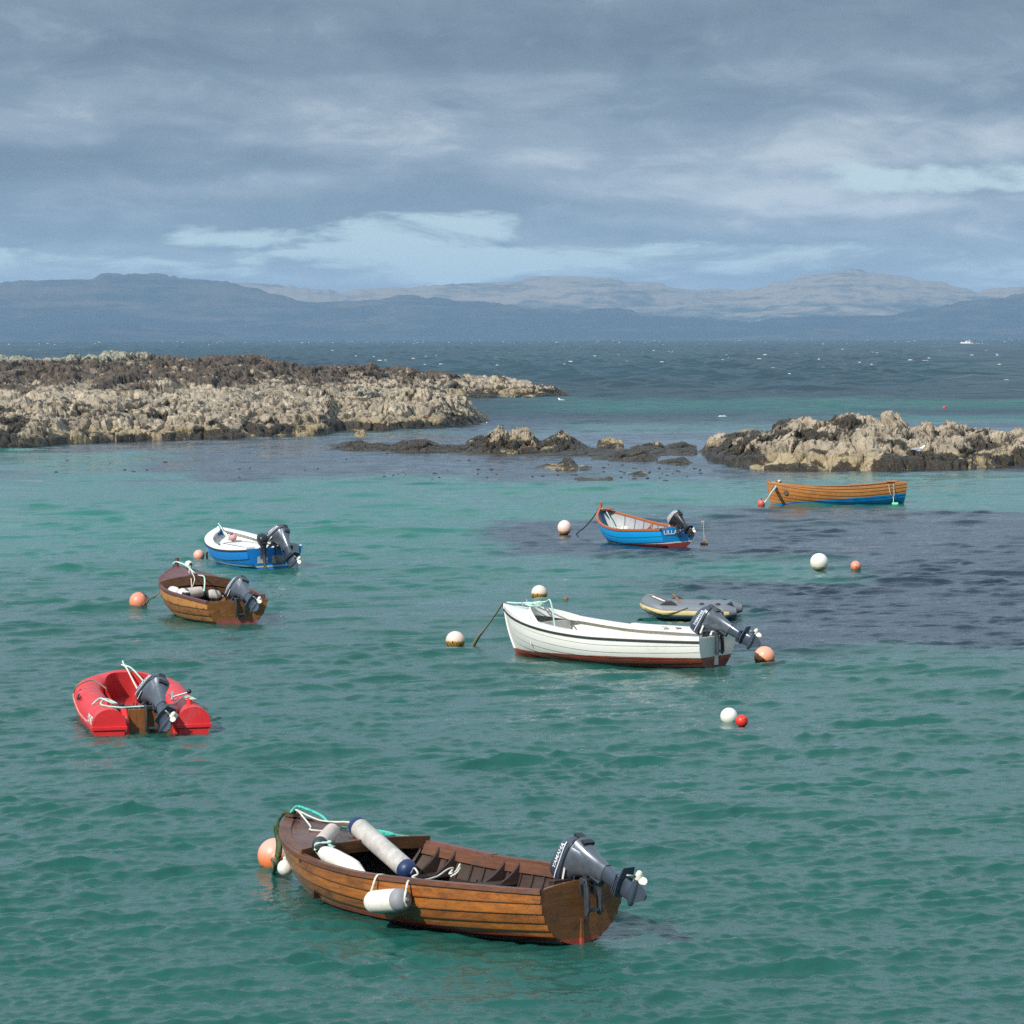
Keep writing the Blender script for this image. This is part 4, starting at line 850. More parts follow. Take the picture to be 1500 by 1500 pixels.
c0 = np.array(at_y(610, 1282, 29.1)); P = [np.array(at_y(603, 1278, 29.3)), np.array(at_y(607, 1272, 29.2)), np.array(at_y(612, 1280, 29.1)), np.array(at_y(604, 1285, 29.1)), np.array(at_y(620, 1289, 29.1)), np.array(at_y(640, 1284, 29.3)), np.array(at_y(655, 1274, 29.5)), np.array(at_y(664, 1272, 29.6)), np.array(at_y(658, 1280, 29.6)), np.array(at_y(668, 1276, 29.6)), np.array(at_y(674, 1266, 29.7)), np.array(at_y(671, 1277, 29.7)), np.array(at_y(660, 1284, 29.7))]
rope('looped_cord', P, .010, RWHITE, 'white cord looped from the long fender to the mid thwart of the foreground dinghy')
st = B.w(bow+(.03, .02, .04))
rope('mooring_strop', [B.w(bow+(-.12, .02, .05)), st, st+(-.07, -.02, -.12), at_y(409, 1235, 30.9), at_y(407, 1256, 30.8), at_y(404, 1266, 30.7), on_water(400, 1276)-(0, 0, .05)], [.016]*20+[.034]*20+[.022]*21, M_RIG['weed'], 'green weed covered mooring rope hanging from the bow of the foreground dinghy')
hb = at_y(418, 1271, 30.65)
t_ = thing('hanging_ball', 'small white ball float dangling from the bow of the foreground dinghy', 'float', tuple(hb)); MB().ball((0, 0, 0), .082, 0, 24, 14).build('ball', M_F['white'], t_, smooth=60); MB().lathe((0, 0, .075), [(.022, 0), (.02, .03), (.012, .04)], 10).tube([(0, 0, .10), (-.0, .0, .25), (.02, .0, .36)], .006, 6).build('cord', M_RIG['rope_pale'], t_, smooth=60)

# ================================================================== white clinker boat
gw = plain('white_gelcoat', (.74, .735, .70), .32, var=.05, scale=3, dirt=((.50, .42, .28), .35), coat=.3); gi = plain('cream_gelcoat', (.60, .58, .53), .45, var=.06, scale=4, dirt=((.40, .33, .24), .4))
wb_ = wood('white_topsides', (.74, .735, .70), (.80, .795, .76), (.52, .47, .36), .35, .32, .3, grain=(.5, 3, 3), bottom=(.135, .022, (.28, .055, .032), (.16, .035, .02)), seed=21., lapdirt=.35)
blk = plain('black_rubber', (.018, .018, .02), .5, var=.3)
B3 = Boat('white', 'white_boat', 'white open boat with a rust red bottom and a black rub rail'); H = B3.H
B3.hull(8, wb_, gi, .009); B3.transom(wb_, .0, .04, cut=(.26, .0)); B3.keel(wb_, .04, .05, .03, .02, .03)
B3.rail('rub_rail', blk, .022, -.002, -.055, .08); B3.rail('gunwale', gw, .012, .13, .025, .054, bev=.01)
B3.deck(.735, gw, .07, -.022, .02, arc=.14, name='foredeck')
co = MB(); A = []
for q in np.linspace(1, -1, 21):
    ts = .735+.14*(1-q*q); p = H.P(ts, 1., 1, -.004); y = abs(p[1])*q*.93; z = p[2]+.02+.07*(abs(p[1])/H.bm)*(1-abs(q)**1.6); A.append([(p[0]+.012, y, z), (p[0]-.02, y, z+.075*(1-q**4)), (p[0]-.045, y, z+.07*(1-q**4)), (p[0]-.055, y, z-.09)])
co.grid(np.array(A), 0); co.grid(np.array(A)[:, ::-1]+np.array([.002, 0, -.002]), 0); co.build('cuddy_coaming', gw, B3.root, smooth=50)
B3.floor(.03, gi, .02, .8, slats=1, gap_=0, name='inner_floor'); B3.board('cuddy_bulkhead', .775, gi, -.42, -.06, .02, -.09, topcurve=.02)
MB().box((-H.L/2+H.L*.775-.014, .02, .23), (.008, .5, .24)).build('locker_shade_panel', plain('painted_locker_shade', (.03, .022, .018), .8), B3.root, smooth=0, bevel=.003)  # flat dark panel, painted as the shade inside the locker
B3.thwart(.50, .27, .30, gi); B3.thwart(.08, .30, .5, gi, name='stern_locker')
for sd in (1, -1):
    A = []
    for t in np.linspace(.12, .74, 20):
        y, x = H.inner(t, .30, -.02); A.append([(x, y*sd, .31), (x, (y-.24)*sd, .31), (x, (y-.25)*sd, .03)])
    MB().grid(np.array(A), 0, flip=sd < 0).build('side_bench', gi, B3.root, smooth=0)
MB().grid(np.array([[(x, y, .335+.02*math.sin(x*9+y*5)) for y in np.linspace(-.5, .1, 8)] for x in np.linspace(-1.75, -1.25, 8)]), 0).build('blue_sheet', plain('blue_tarp', (.01, .22, .50), .5, var=.3, scale=9), B3.root, smooth=60)
ch = MB(); tt = np.linspace(.20, .50, 16); c = H.P(tt, 1., -1); ch.grid(np.stack([c+(0, .0, .026), c+(0, .0, .052), c+(0, .12, .052), c+(0, .122, .0)], 1), 0); ch.build('rail_pad', gw, B3.root, smooth=30)
for x_, nm in ((-.72, 'hinge'), (-.98, 'hinge')): MB().box((x_, H.inner(.3, .45)[0]*-1+.13, .545), (.12, .03, .012)).build(nm, plain('rusty_steel', (.14, .09, .06), .7, .5), B3.root, smooth=0, bevel=.004)
bow3 = H.P(1., 1., 1)
MB().box((bow3[0]-.42, 0, bow3[2]+.05), (.04, .16, .05)).tube([(bow3[0]-.42, -.05, bow3[2]+.03), (bow3[0]-.42, -.05, bow3[2]+.12)], .015, 8).build('bow_cleat', BOLT, B3.root, smooth=30, bevel=.004)
MB().box((-H.L/2-.02, 0, .28), (.03, .12, .50)).build('motor_pad', gi, B3.root, smooth=0, bevel=.006)
outboard(B3.root, (-H.L/2-.045, 0, H.st+.02), R(62), 1.0, label='slate grey outboard motor tilted up, its fin in the air')
p0 = B3.w(bow3+(.03, 0, .05)); p1 = on_water(690, 946)
rope('mooring_rope', list(sag(p0, p1, .03, 6))[:-1]+[p1-(0, 0, .08)], [.016]*30+list(np.linspace(.02, .045, 21)), M_RIG['rope_old'], 'taut weathered mooring rope running from the white boat bow into the water')
P = [B3.w(bow3+(-.05, 0, .06)), B3.w(bow3+(-.25, .03, .06)), B3.w(bow3+(-.42, -.04, .06))]; rr = random.Random(8)
for k in range(22): a = k*.9; P.append(B3.w(bow3+(-.60+.14*math.cos(a)+rr.gauss(0, .03), -.04+.14*math.sin(a), .035+rr.uniform(-.01, .05))))
P += [B3.w(bow3+(-.8, -.05, .10)), B3.w(bow3+(-1.0, .05, .09)), B3.w((.95, .12, .22)), B3.w((.9, .1, .08))]
rope('coiled_rope', P, .013, M_RIG['rope_pale'], 'pale green rope coiled on the foredeck of the white boat')

# ================================================================== older wooden dinghy
v5 = wood('weathered_planks', (.20, .075, .016), (.47, .205, .055), (.055, .026, .012), .85, .5, .12, bottom=(.02, 0., (.15, .03, .03)), seed=31., blot=1.8, lapdirt=.9)
v5t = wood('weathered_transom', (.18, .07, .016), (.42, .19, .045), (.06, .026, .010), .85, .5, .12, grain=(9, .9, 9), bottom=(.10, 0., (.30, .075, .07)), seed=33., blot=1.8)
v5d = wood('plum_deck', (.10, .035, .038), (.19, .075, .075), (.06, .022, .02), .6, .5, .1, grain=(.9, 9, 9), seed=35.)
v5i = wood('brown_inside', (.09, .036, .014), (.20, .09, .035), (.035, .018, .01), .8, .5, .1, seed=37., blot=1.6)
B5 = Boat('mid', 'wooden_dinghy', 'weathered brown wooden dinghy with a plum red foredeck and a white ball on its bow'); H = B5.H
B5.hull(6, v5, v5i, .018); B5.transom(v5t, -.01, .035, mi=v5i); B5.keel(v5, .035, .05, .03, .10, .03)
B5.rail('gunwale', v5d, .022, .045, .014, .04); B5.ribs(v5i, np.linspace(.08, .66, 11), .03, .02); B5.floor(.0, v5i)
B5.deck(.68, v5d, .20, 0, .02, ridge=1.15); D5 = B5.deckA.copy()
B5.board('coaming', .672, v5i, -.14, .055, .03, .0, topcurve=.10); B5.board('deck_beam', .675, v5i, -.26, -.15, .04, -.03, topcurve=.08)
B5.thwart(.52, .26, .26, v5i); B5.knees(.52, .26, v5i, (0,)); B5.thwart(.24, .25, .26, v5i); B5.knees(.24, .25, v5i, (0,)); B5.board('quarter_knee', .02, v5i, -.10, .0, .05, -.02, topcurve=0)
bow5 = H.P(1., 1., 1); MB().tube([(bow5[0]-.04, 0, bow5[2]), (bow5[0]-.04, 0, bow5[2]+.17)], [.04, .045], 10).build('bow_post', v5d, B5.root, smooth=40)
ek = MB()
for sd in (-1,): ek.prism([(-H.L/2+.0, .0), (-H.L/2+.42, 0), (-H.L/2+.1, .09*1), (-H.L/2, .10)], 1, sd*(H.bt-.03)-.012, sd*(H.bt-.03)+.012)
o_ = ek.build('quarter_block', v5d, B5.root, smooth=0, bevel=.004); o_.location = (0, 0, H.st+.01)
outboard(B5.root, (-H.L/2-.04, -.05, H.st+.01), R(64), .98, steer=R(22), label='slate grey outboard motor half tilted on the transom')
gp = 'fenders heaped inside the weathered dinghy'
fender('short_fender', B5.w((.50, .54, .46)), B5.w((.05, .60, .48)), .105, M_F['white'], M_F['white'], 'white fender lying nearest the left side inside the weathered dinghy', gp)
fender('short_fender', B5.w((.22, .42, .42)), B5.w((.42, -.12, .44)), .11, M_F['blush'], M_F['black'], 'grubby long white fender with a black end inside the weathered dinghy', gp)
fender('short_fender', B5.w((.0, .46, .47)), B5.w((-.42, .62, .48)), .105, M_F['white'], M_F['white'], 'round ended white fender propped on the rail inside the weathered dinghy', gp, 'tear')
fender('short_fender', B5.w((.42, -.14, .40)), B5.w((.36, -.46, .34)), .10, M_F['grimy'], M_F['black'], 'grey fender with a dirty pointed end inside the weathered dinghy', gp, 'tear')
tb = thing('bow_ball', 'white ball float resting on the plum foredeck of the weathered dinghy', 'float', tuple(at_y(276.5, 827, 62.2))); MB().ball((0, 0, 0), .082, 0, 24, 14).build('ball', M_F['white'], tb, smooth=60); MB().lathe((0, 0, 0), [(.03, .06), (.035, .085), (.012, .09)], 10, 0, (.5, -.7, .1)).build('eye', blk, tb, smooth=60)
rope('pale_rope', [B5.w(bow5+(-.04, .07, .05)), B5.w(bow5+(-.1, 0, .09)), at_y(272, 828, 62.2), at_y(278, 833, 61.8), at_y(288, 842, 61.5), at_y(298, 844, 61.2), at_y(300, 852, 60.9), at_y(299, 866, 60.8)], .016, M_RIG['rope_pale'], 'thick pale green rope dropping from the plum foredeck into the weathered dinghy')
rope('ball_cord', [at_y(279, 829, 62.0), at_y(277, 838, 61.6), at_y(280, 848, 61.3), at_y(281, 860, 61.2), at_y(285, 848, 61.2), at_y(280, 836, 61.5)], .009, RWHITE, 'thin white cord looped down from the ball float on the plum foredeck')
jc = thing('fuel_can', 'small black and white fuel can on the thwart of the weathered dinghy', 'can', tuple(B5.w((-.62, .60, .50)))); MB().box((0, 0, 0), (.22, .12, .08), rot=(0, 0, 2.)).build('can_body', M_ENG['black'], jc, smooth=0, bevel=.02); MB().box((0, .02, .05), (.16, .08, .03), rot=(0, 0, 2.)).build('lid', M_ENG['sticker'], jc, smooth=0, bevel=.01)
P = [B5.w(bow5+(-.05, .06, .03)), B5.w(H.P(.99, .9, 1, .03)), at_y(232, 869, 61.9), at_y(220, 877, 61.6), at_y(210, 886, 61.3)]
rope('mooring_rope', P, .016, M_RIG['rope_old'], 'weathered rope from the plum decked dinghy bow to its orange buoy')

# ================================================================== blue and white boat with two motors
bl = wood('blue_gelcoat', (.006, .18, .56), (.010, .22, .64), (.008, .12, .40), .3, .3, .35, grain=(.5, 2, 2), bottom=(.045, 0., (.006, .20, .60)), line=(.03, (.58, .54, .40)), seed=41.)
gl6 = plain('white_liner', (.76, .76, .74), .4, var=.05, scale=3, dirt=((.45, .44, .40), .35))
B6 = Boat('bluewhite', 'motor_boat', 'royal blue hulled boat with a white inside and two outboards side by side'); H = B6.H
B6.hull(4, bl, gl6, .022); B6.transom(bl, .0, .04, mi=gl6); B6.keel(bl, .04, .04, .03, .0, .02)
B6.rail('rub_rail', blk, .025, -.002, -.02, .045); B6.rail('gunwale', gl6, .014, .2, .03, .018, bev=.01)
B6.floor(.24, gl6, .02, .82, slats=1, gap_=0, name='cockpit_floor'); B6.deck(.80, gl6, .02, .16, name='bow_locker')
lid = MB(); lid.prism([(-.95, -.42), (.75, -.40), (1.0, -.2), (1.0, .2), (.75, .40), (-.95, .42)], 2, .26, .455); lid.build('engine_locker', gl6, B6.root, smooth=0, bevel=.03)
sm_ = MB(); q = [(-.9, -.36, .459), (.70, -.34, .459), (.90, -.17, .459), (.90, .17, .459), (.70, .34, .459), (-.9, .36, .459)]; sm_.tube(q, .008, 6); sm_.build('lid_seam', M_ENG['dark'], B6.root, smooth=0)
bow6 = H.P(1., 1., 1); MB().tube([(bow6[0]-.06, 0, bow6[2]), (bow6[0]-.03, 0, bow6[2]+.12)], .018, 8).build('bow_post', BOLT, B6.root, smooth=40)
MB().box((-H.L/2-.02, .30, .30), (.035, .26, .34)).box((-H.L/2-.02, -.1, .30), (.035, .34, .36)).build('motor_bracket', plain('pale_bracket', (.38, .36, .33), .6, var=.2), B6.root, smooth=0, bevel=.01)
MB().prism([(-.62, .33), (-.30, .33), (-.27, .55), (-.36, .60), (-.62, .56)], 0, -H.L/2-.06, -H.L/2-.025).build('splash_bracket', plain('aluminium', (.42, .44, .45), .4, .5), B6.root, smooth=0, bevel=.01)
MB().lathe((-H.L/2-.062, -.42, .47), [(.001, .004), (.055, .004), (.055, 0)], 16, 0, (-1, 0, 0)).build('drain_hole', blk, B6.root, smooth=0)
outboard(B6.root, (-H.L/2-.06, -.12, H.st-.02), R(42), 1.12, steer=R(25), label='large slate grey outboard motor tilted up on the right', bar=.2)
outboard(B6.root, (-H.L/2-.06, .30, H.st-.02), R(6), .74, steer=R(-10), col=('black', 'black', 'dark'), brand=None, leg=2.1, label='small black auxiliary motor with its leg down in the water', bar=.3)
rope('pale_rope', [B6.w(bow6+(-.03, 0, .12)), B6.w(bow6+(-.25, 0, .02)), B6.w((1.35, .02, .55)), B6.w((1.15, -.05, .44)), B6.w((.6, -.28, .44))], .012, M_RIG['rope_pale'], 'pale green rope dropping from the bow post of the blue and white boat')
fb = thing('fender_ball', 'pink and purple ball fender inside the bow of the blue and white boat', 'fender', tuple(B6.w((1.22, -.10, .56)))); MB().ball((0, 0, 0), .10).build('ball', plain('faded_pink', (.62, .28, .27), .5, var=.15), fb, smooth=60); MB().lathe((0, 0, 0), [(.04, .085), (.045, .10), (.01, .105)], 10, 0, (-.3, -.5, .8)).build('eye', plain('purple_plastic', (.10, .03, .22), .5), fb, smooth=60)
cs = on_water(304, 818); rope('mooring_chain', [B6.w(H.P(.995, .75, 1, .01)), at_y(305, 806, cs[1]-.1), at_y(303, 812, cs[1]), cs-(0, 0, .1)], .028, M_RIG['rope_old'], 'short weedy mooring strop below the bow of the blue and white boat')

# ================================================================== bright blue boat
cb = wood('sky_blue_paint', (.004, .27, .62), (.006, .33, .72), (.006, .20, .48), .25, .35, .3, grain=(.5, 2, 2), bottom=(.03, .012, (.26, .035, .022)), line=(.032, (.68, .68, .66)), seed=51., lapdirt=.5)
org = wood('orange_brown_trim', (.34, .085, .025), (.50, .15, .05), (.22, .06, .03), .4, .4, .3, seed=53.); gry = plain('grey_inside', (.27, .29, .31), .55, var=.08, scale=4, dirt=((.14, .14, .15), .4))
B7 = Boat('blue', 'blue_boat', 'sky blue boat with orange brown rails, lettering on its stern and a black outboard'); H = B7.H
B7.hull(5, cb, gry, .013); B7.transom(cb, .02, .035, mi=gry); B7.keel(cb, .035, .05, .03, .0, .03)
B7.rail('gunwale', org, .022, .045, .014, .04); B7.ribs(plain('dark_rib', (.09, .095, .10), .6), np.linspace(.10, .86, 11), .018, .012); B7.floor(.02, gry)
B7.thwart(.62, .25, .24, org); B7.knees(.62, .25, org, (0,), reach=.3); B7.thwart(.40, .24, .22, gry); B7.knees(.30, .24, org, (0,), reach=.28); B7.thwart(.12, .23, .4, org, name='stern_seat')
for sd in (1,): MB().box((-H.L/2+.06, sd*(H.bt+.012), H.st-.012), (.26, .03, .07)).build('rubber_corner', blk, B7.root, smooth=0, bevel=.006)
tr_ = MB(); A = []
for q in np.linspace(1, -1, 15): A.append([(-H.L/2-.022, q*H.bt*1.03, H.st-.035+.02*(1-q*q)), (-H.L/2-.022, q*H.bt*1.03, H.st+.02+.02*(1-q*q)), (-H.L/2+.05, q*H.bt*1.03, H.st+.02+.02*(1-q*q)), (-H.L/2+.05, q*H.bt*1.03, H.st-.035+.02*(1-q*q))])
tr_.grid(np.array(A), 0, cv=True).build('transom_cap', org, B7.root, smooth=30)
bow7 = H.P(1., 1., 1); MB().box((bow7[0]-.03, 0, bow7[2]+.07), (.06, .06, .20)).build('stem_head', org, B7.root, smooth=0, bevel=.01); MB().prism([(bow7[0]-.02, 0), (bow7[0]-.36, .20), (bow7[0]-.30, 0), (bow7[0]-.36, -.20)], 2, bow7[2]-.05, bow7[2]+.0).build('breasthook', org, B7.root, smooth=0, bevel=.006)
MB().tube([(-H.L/2+.03, -.35, H.st+.03), (-H.L/2+.03, -.35, H.st+.11)], .012, 6).build('rowlock', BOLT, B7.root, smooth=40)
V, Fc = letters('ULLAPOOL', .155, .004); V = V*np.array([1.22, 1., 1.]); W_ = [(-H.L/2-.0145-H.trake*.97, -a[0], .345+a[1]*.92) for a in V]
MB().add(W_, Fc).build('name_lettering', plain('white_lettering', (.75, .75, .74), .5, var=.02), B7.root, smooth=0)
outboard(B7.root, (-H.L/2-.055, .0, H.st+.03), R(50), .84, steer=R(10), col=('cover', 'black', 'black'), brand=None, label='black outboard with a pale grey cowling, tilted up', bar=.2)
tg = thing('rolled_cover', 'pale grey rolled cover lying on the stern seat of the sky blue boat', 'roll', tuple(B7.w((-1.55, .05, .47)))); tg.rotation_euler = (0, 0, BOATS['blue'][3]); MB().tube([(.0, .0, 0), (.02, -.55, .03)], [.06, .065], 12).build('roll', M_ENG['cover'], tg, smooth=40)
fb = thing('fender_ball', 'white fender with a red end lying in the bow of the sky blue boat', 'fender', tuple(B7.w((.75, -.05, .30)))); MB().ball((0, 0, 0), .15, sz=1.25, axis=(.64, .77, 0)).build('ball', M_F['white'], fb, smooth=60); MB().ball((-.16, .03, .0), .065).build('end_cap', M_ENG['red'], fb, smooth=60)
p0 = B7.w(bow7+(.0, .03, .0)); p1 = on_water(841, 783); rope('mooring_rope', list(sag(p0, p1, .10, 7))[:-1]+[p1-(0, 0, .1)], .017, M_RIG['rope_dark'], 'black mooring rope from the bow of the sky blue boat down to the water')
rope('hung_rope', [B7.w(bow7+(-.1, 0, .0)), B7.w(bow7+(-.3, -.02, -.10)), B7.w((1.30, -.02, .45)), B7.w((1.25, .1, .2)), B7.w((1.32, .0, .4)), B7.w((1.1, -.15, .35)), B7.w((.9, -.3, .3))], .014, M_RIG['rope_pale'], 'pale rope hung inside the bow of the sky blue boat')
lb = thing('rope_reel', 'brown round fishing reel frame leaning inside the sky blue boat', 'reel', tuple(B7.w((-.05, -.38, .36)))); a_ = np.linspace(0, 2*math.pi, 17); MB().tube([(0, .12*math.cos(a), .12*math.sin(a)) for a in a_], .022, 8).tube([(0, -.12, 0), (0, .12, 0)], .014, 6).build('reel_ring', wood('ochre_wood', (.20, .09, .03), (.42, .22, .08), (.1, .05, .02), .4), lb, smooth=40)
o_ = thing('boat_hook', 'pale green handled bailer stick standing by the thwart of the sky blue boat', 'pole', tuple(B7.w((.36, .28, .22)))); MB().tube([(0, 0, 0), (.02, .0, .26)], .018, 8).build('shaft', M_RIG['rope_pale'], o_, smooth=40)

# ================================================================== rowing boat by the islet
v8 = wood('golden_varnish', (.27, .085, .016), (.66, .29, .075), (.14, .05, .018), .45, .32, .5, grain=(.55, 26, 26), bottom=(.185, .052, (.006, .20, .50)), seed=61., lapdirt=.8)
v8r = wood('golden_rail', (.34, .14, .04), (.60, .30, .11), (.24, .09, .03), .4, .4, .3, seed=63.)
B8 = Boat('row', 'rowing_boat', 'golden varnished rowing boat with a bright blue bottom, in front of the right hand rocks'); H = B8.H
B8.hull(9, v8, v8r, .015); B8.transom(v8, .015, .035); B8.keel(v8r, .04, .05, .045, .06, .03, name='stem_and_keel')
B8.rail('gunwale', v8r, .018, .012, .012, .055); B8.rail('inner_rail', v8r, -.045, .07, .010, .025); B8.ribs(v8r, np.linspace(.06, .93, 22), .022, .03, 1.); B8.floor(.02, v8r)
for t in (.25, .50, .72): B8.thwart(t, .34, .22, v8r)
bow8 = H.P(1., 1., 1); MB().prism([(bow8[0]-.02, 0), (bow8[0]-.34, .17), (bow8[0]-.28, 0), (bow8[0]-.34, -.17)], 2, bow8[2]-.05, bow8[2]-.0).build('breasthook', v8r, B8.root, smooth=0, bevel=.006)
for sd in (1, -1): MB().prism([(-H.L/2+.02, sd*(H.bt-.03)), (-H.L/2+.34, sd*(H.bt-.02)), (-H.L/2+.06, sd*(H.bt-.28))][::sd], 2, H.st-.02, H.st+.02).build('quarter_knee', v8r, B8.root, smooth=0, bevel=.006)
pc = B8.l(B8.hit(1152, 721.5, 1, .0)); MB().lathe(pc+np.array([0, .0, 0]), [(.001, .03), (.055, .03), (.062, .024), (.085, .024), (.095, .01), (.095, -.02)], 20, 0, (.25, 1, .1)).build('round_port', plain('bronze', (.10, .075, .05), .5, .4, .4, 30), B8.root, smooth=30)
rb = thing('float_ball', 'small bright coral ball float hanging by the bow of the golden rowing boat', 'buoy', tuple(on_water(1115.3, 741.3)+np.array([0, 0, .09]))); MB().ball((0, 0, 0), .125).build('ball', plain('coral_plastic', (.62, .10, .075), .45, var=.08), rb, smooth=60); MB().lathe((0, 0, .12), [(.03, 0), (.028, .04), (.01, .045)], 10, 0, (.3, 0, 1)).build('eye', blk, rb, smooth=60)
rope('bow_rope', [B8.w(bow8+(-.45, -.05, -.02)), B8.w(bow8+(-.33, .14, .03)), B8.w(H.P(.955, .85, 1, .03)), at_y(1124, 730, 98.6), at_y(1119, 736, 98.3)], .036, RWHITE, 'thick white rope round the bow of the golden rowing boat down to its coral float')
rope('bow_rope', [B8.w(bow8+(-.42, -.05, -.02)), B8.w(bow8+(-.27, .12, .04)), B8.w(H.P(.97, .85, 1, .035)), at_y(1123, 729, 98.6), at_y(1118, 736, 98.3)], .030, M_RIG['rope_old'], 'dark weathered strop beside the white rope at the golden rowing boat bow')
gf = thing('green_float', 'small bright green float beside the stern of the golden rowing boat', 'float', tuple(on_water(1311, 739.5)+np.array([0, 0, .03]))); MB().tube([(-.10, 0, 0), (-.08, 0, 0), (.09, 0, 0), (.11, 0, 0)], [.03, .05, .05, .03], 12).build('float_body', plain('green_foam', (.16, .62, .32), .6), gf, smooth=40); MB().tube([(-.13, 0, 0), (-.10, 0, 0)], .02, 8).build('eye', blk, gf, smooth=40)
qa, qb = B8.hit(1302, 710, 1, .03), B8.hit(1309, 709, 1, .03); rope('float_line', [qa+(0, 0, .02), B8.hit(1304, 722, 1, .06), B8.hit(1309, 730, 1, .06), on_water(1308, 739)], .011, M_RIG['rope_pale'], 'thin pale cord from the stern rail of the golden rowing boat to its green float'); rope('float_line', [qb+(0, 0, .02), B8.hit(1310, 722, 1, .06), B8.hit(1309, 729, 1, .07)], .011, RWHITE, 'shorter white cord over the stern rail of the golden rowing boat')
# ================================================================== red plastic dinghy
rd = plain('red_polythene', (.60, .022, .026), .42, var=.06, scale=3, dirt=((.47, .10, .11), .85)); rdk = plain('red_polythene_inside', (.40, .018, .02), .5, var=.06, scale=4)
X0, Y0, YW = RED; t2 = thing('red_dinghy', 'bright red moulded plastic dinghy with a wooden transom board and a tilted outboard', 'boat', (X0, Y0, 0), (0, R(-1.0), YW))
TR2 = lambda p: np.asarray(p, float)@rotm(YW, R(-1.0), 0).T+np.array([X0, Y0, 0])
def redpath(s):   # s -1..1 along the U from port stern round the bow to starboard stern; returns centre x, y
    a = abs(s); sg = 1 if s > 0 else -1
    if a > .52: u = (a-.52)/.48; return (.55-2.2*u, sg*(-.61+.02*u))
    th = a/.52*math.pi/2; return (.55+.98*math.cos(th), sg*-.61*math.sin(th)**.8)
ss = np.concatenate([np.linspace(-1, -.52, 26)[:-1], np.linspace(-.52, .52, 49), np.linspace(.52, 1, 26)[1:]]); C2 = np.array([redpath(s) for s in ss]); T2 = np.gradient(C2, axis=0); T2 /= np.linalg.norm(T2, axis=1, keepdims=True); N2 = np.stack([-T2[:, 1], T2[:, 0]], 1)   # N2 points outward
if (N2[0]@np.array([0, 1.])) < 0: N2 = -N2
def redsec(i):
    x, y = C2[i]; n = N2[i]; f = sstep(x, -.4, 1.5); hw = .235-.03*f; top = .375+.09*f+.06*math.exp(-((y)/.28)**2)*f; mid = .135+.20*f; low = -.12+.10*f*f
    pr = [(-hw*.76, low), (-hw*.94, mid-.055), (-hw*1.04, mid-.05), (-hw*1.02, mid)]
    for a in np.linspace(math.pi, 0, 15): pr.append((hw*math.cos(a)*(1. if math.cos(a) < 0 else 1), mid+.006+(top-mid-.006)*math.sin(a)**.92))
    pr += [(hw*1.02, mid), (hw*1.04, mid-.05), (hw*.94, mid-.055), (hw*.70-.07*f, low)]
    return [(x+n[0]*u, y+n[1]*u, z) for u, z in pr]
A2 = np.array([redsec(i) for i in range(len(ss))]); mb = MB().grid(A2, 0, cv=True)
for k, fl in ((0, False), (len(ss)-1, True)):
    q = A2[k]; mb.add(q, [tuple(range(len(q)))[::-1] if not fl else tuple(range(len(q)))])
mb.build('hull', rd, t2, smooth=32, bevel=.008)
for k in (0, len(ss)-1): MB().box((C2[k][0]-.008, C2[k][1], .108), (.03, .50, .055)).build('end_band', rd, t2, smooth=0, bevel=.008)
MB().tube(A2[6:-6, -4], .011, 6).build('rub_line', plain('scuffed_edge', (.55, .28, .20), .6, var=.3, scale=12, dirt=((.45, .05, .05), .9)), t2, smooth=60)
fl = MB().grid(np.array([[(x, y, .10+.05*sstep(x, .3, 1.4)) for y in np.linspace(-.42, .42, 6)*(1 if x < .6 else max(.2, 1-(x-.6)*.9))] for x in np.linspace(-1.4, 1.4, 20)]), 0, flip=True); fl.build('floor', rdk, t2, smooth=60)
wl = MB()    # inner wall of the bow
I2 = [i for i in range(len(ss)) if C2[i][0] > -1.4]; wl.grid(np.array([[(C2[i][0]-N2[i][0]*.245, C2[i][1]-N2[i][1]*.245, z) for z in (.08, .20, .30+.22*sstep(C2[i][0], -.2, 1.4))] for i in I2]), 0); wl.build('inner_wall', rdk, t2, smooth=60)
for sd in (1, -1):   # stern cheeks either side of the board
    MB().prism([(-1.62, .0-.12), (-1.20, -.12), (-1.20, .34), (-1.42, .33), (-1.62, .20)], 1, sd*.35-.04, sd*.35+.04).build('stern_cheek', rd, t2, smooth=0, bevel=.02)
    MB().tube([(-1.30, sd*.58, .37), (-1.30, sd*.58, .47)], [.045, .028], 10).build('rope_lug', rd, t2, smooth=40)
tw = wood('plywood_board', (.16, .055, .010), (.36, .14, .03), (.07, .03, .012), .7, .4, .3, grain=(9, 9, .9), seed=71.)
o_ = MB().box((-1.47, 0, .11), (.045, .62, .47)).build('transom_board', tw, t2, smooth=0, bevel=.006)
MB().lathe((-1.498, -.02, .03), [(.001, 0), (.028, 0)], 14, 0, (-1, 0, 0)).build('drain_hole', blk, t2, smooth=0)
for y, z in ((.36, .24), (.36, .06), (-.36, .24)): MB().lathe((-1.63, y, z), [(.001, .01), (.014, .008), (.018, 0)], 10, 0, (-1, 0, 0)).build('bolt', BOLT, t2, smooth=40)
MB().box((-.55, 0, .24), (.26, .86, .05)).build('thwart', M_ENG['dark'], t2, smooth=0, bevel=.01)
MB().lathe((1.335, .14, .42), [(.001, .0), (.035, .002), (.05, .0)], 14, 0, (-1, 0, .1)).build('vent_plug', blk, t2, smooth=0)
for i, x_ in ((0, .10), (1, .62)):
    MB().tube(smoothpts([(x_-.12, .80-.06*i, .34+.04*i), (x_, .835-.07*i, .30+.04*i), (x_+.12, .80-.10*i, .35+.05*i)]), .014, 6).build('carry_handle', blk, t2, smooth=40)
V, Fc = letters('PIONER', .13, .006); i0 = 14
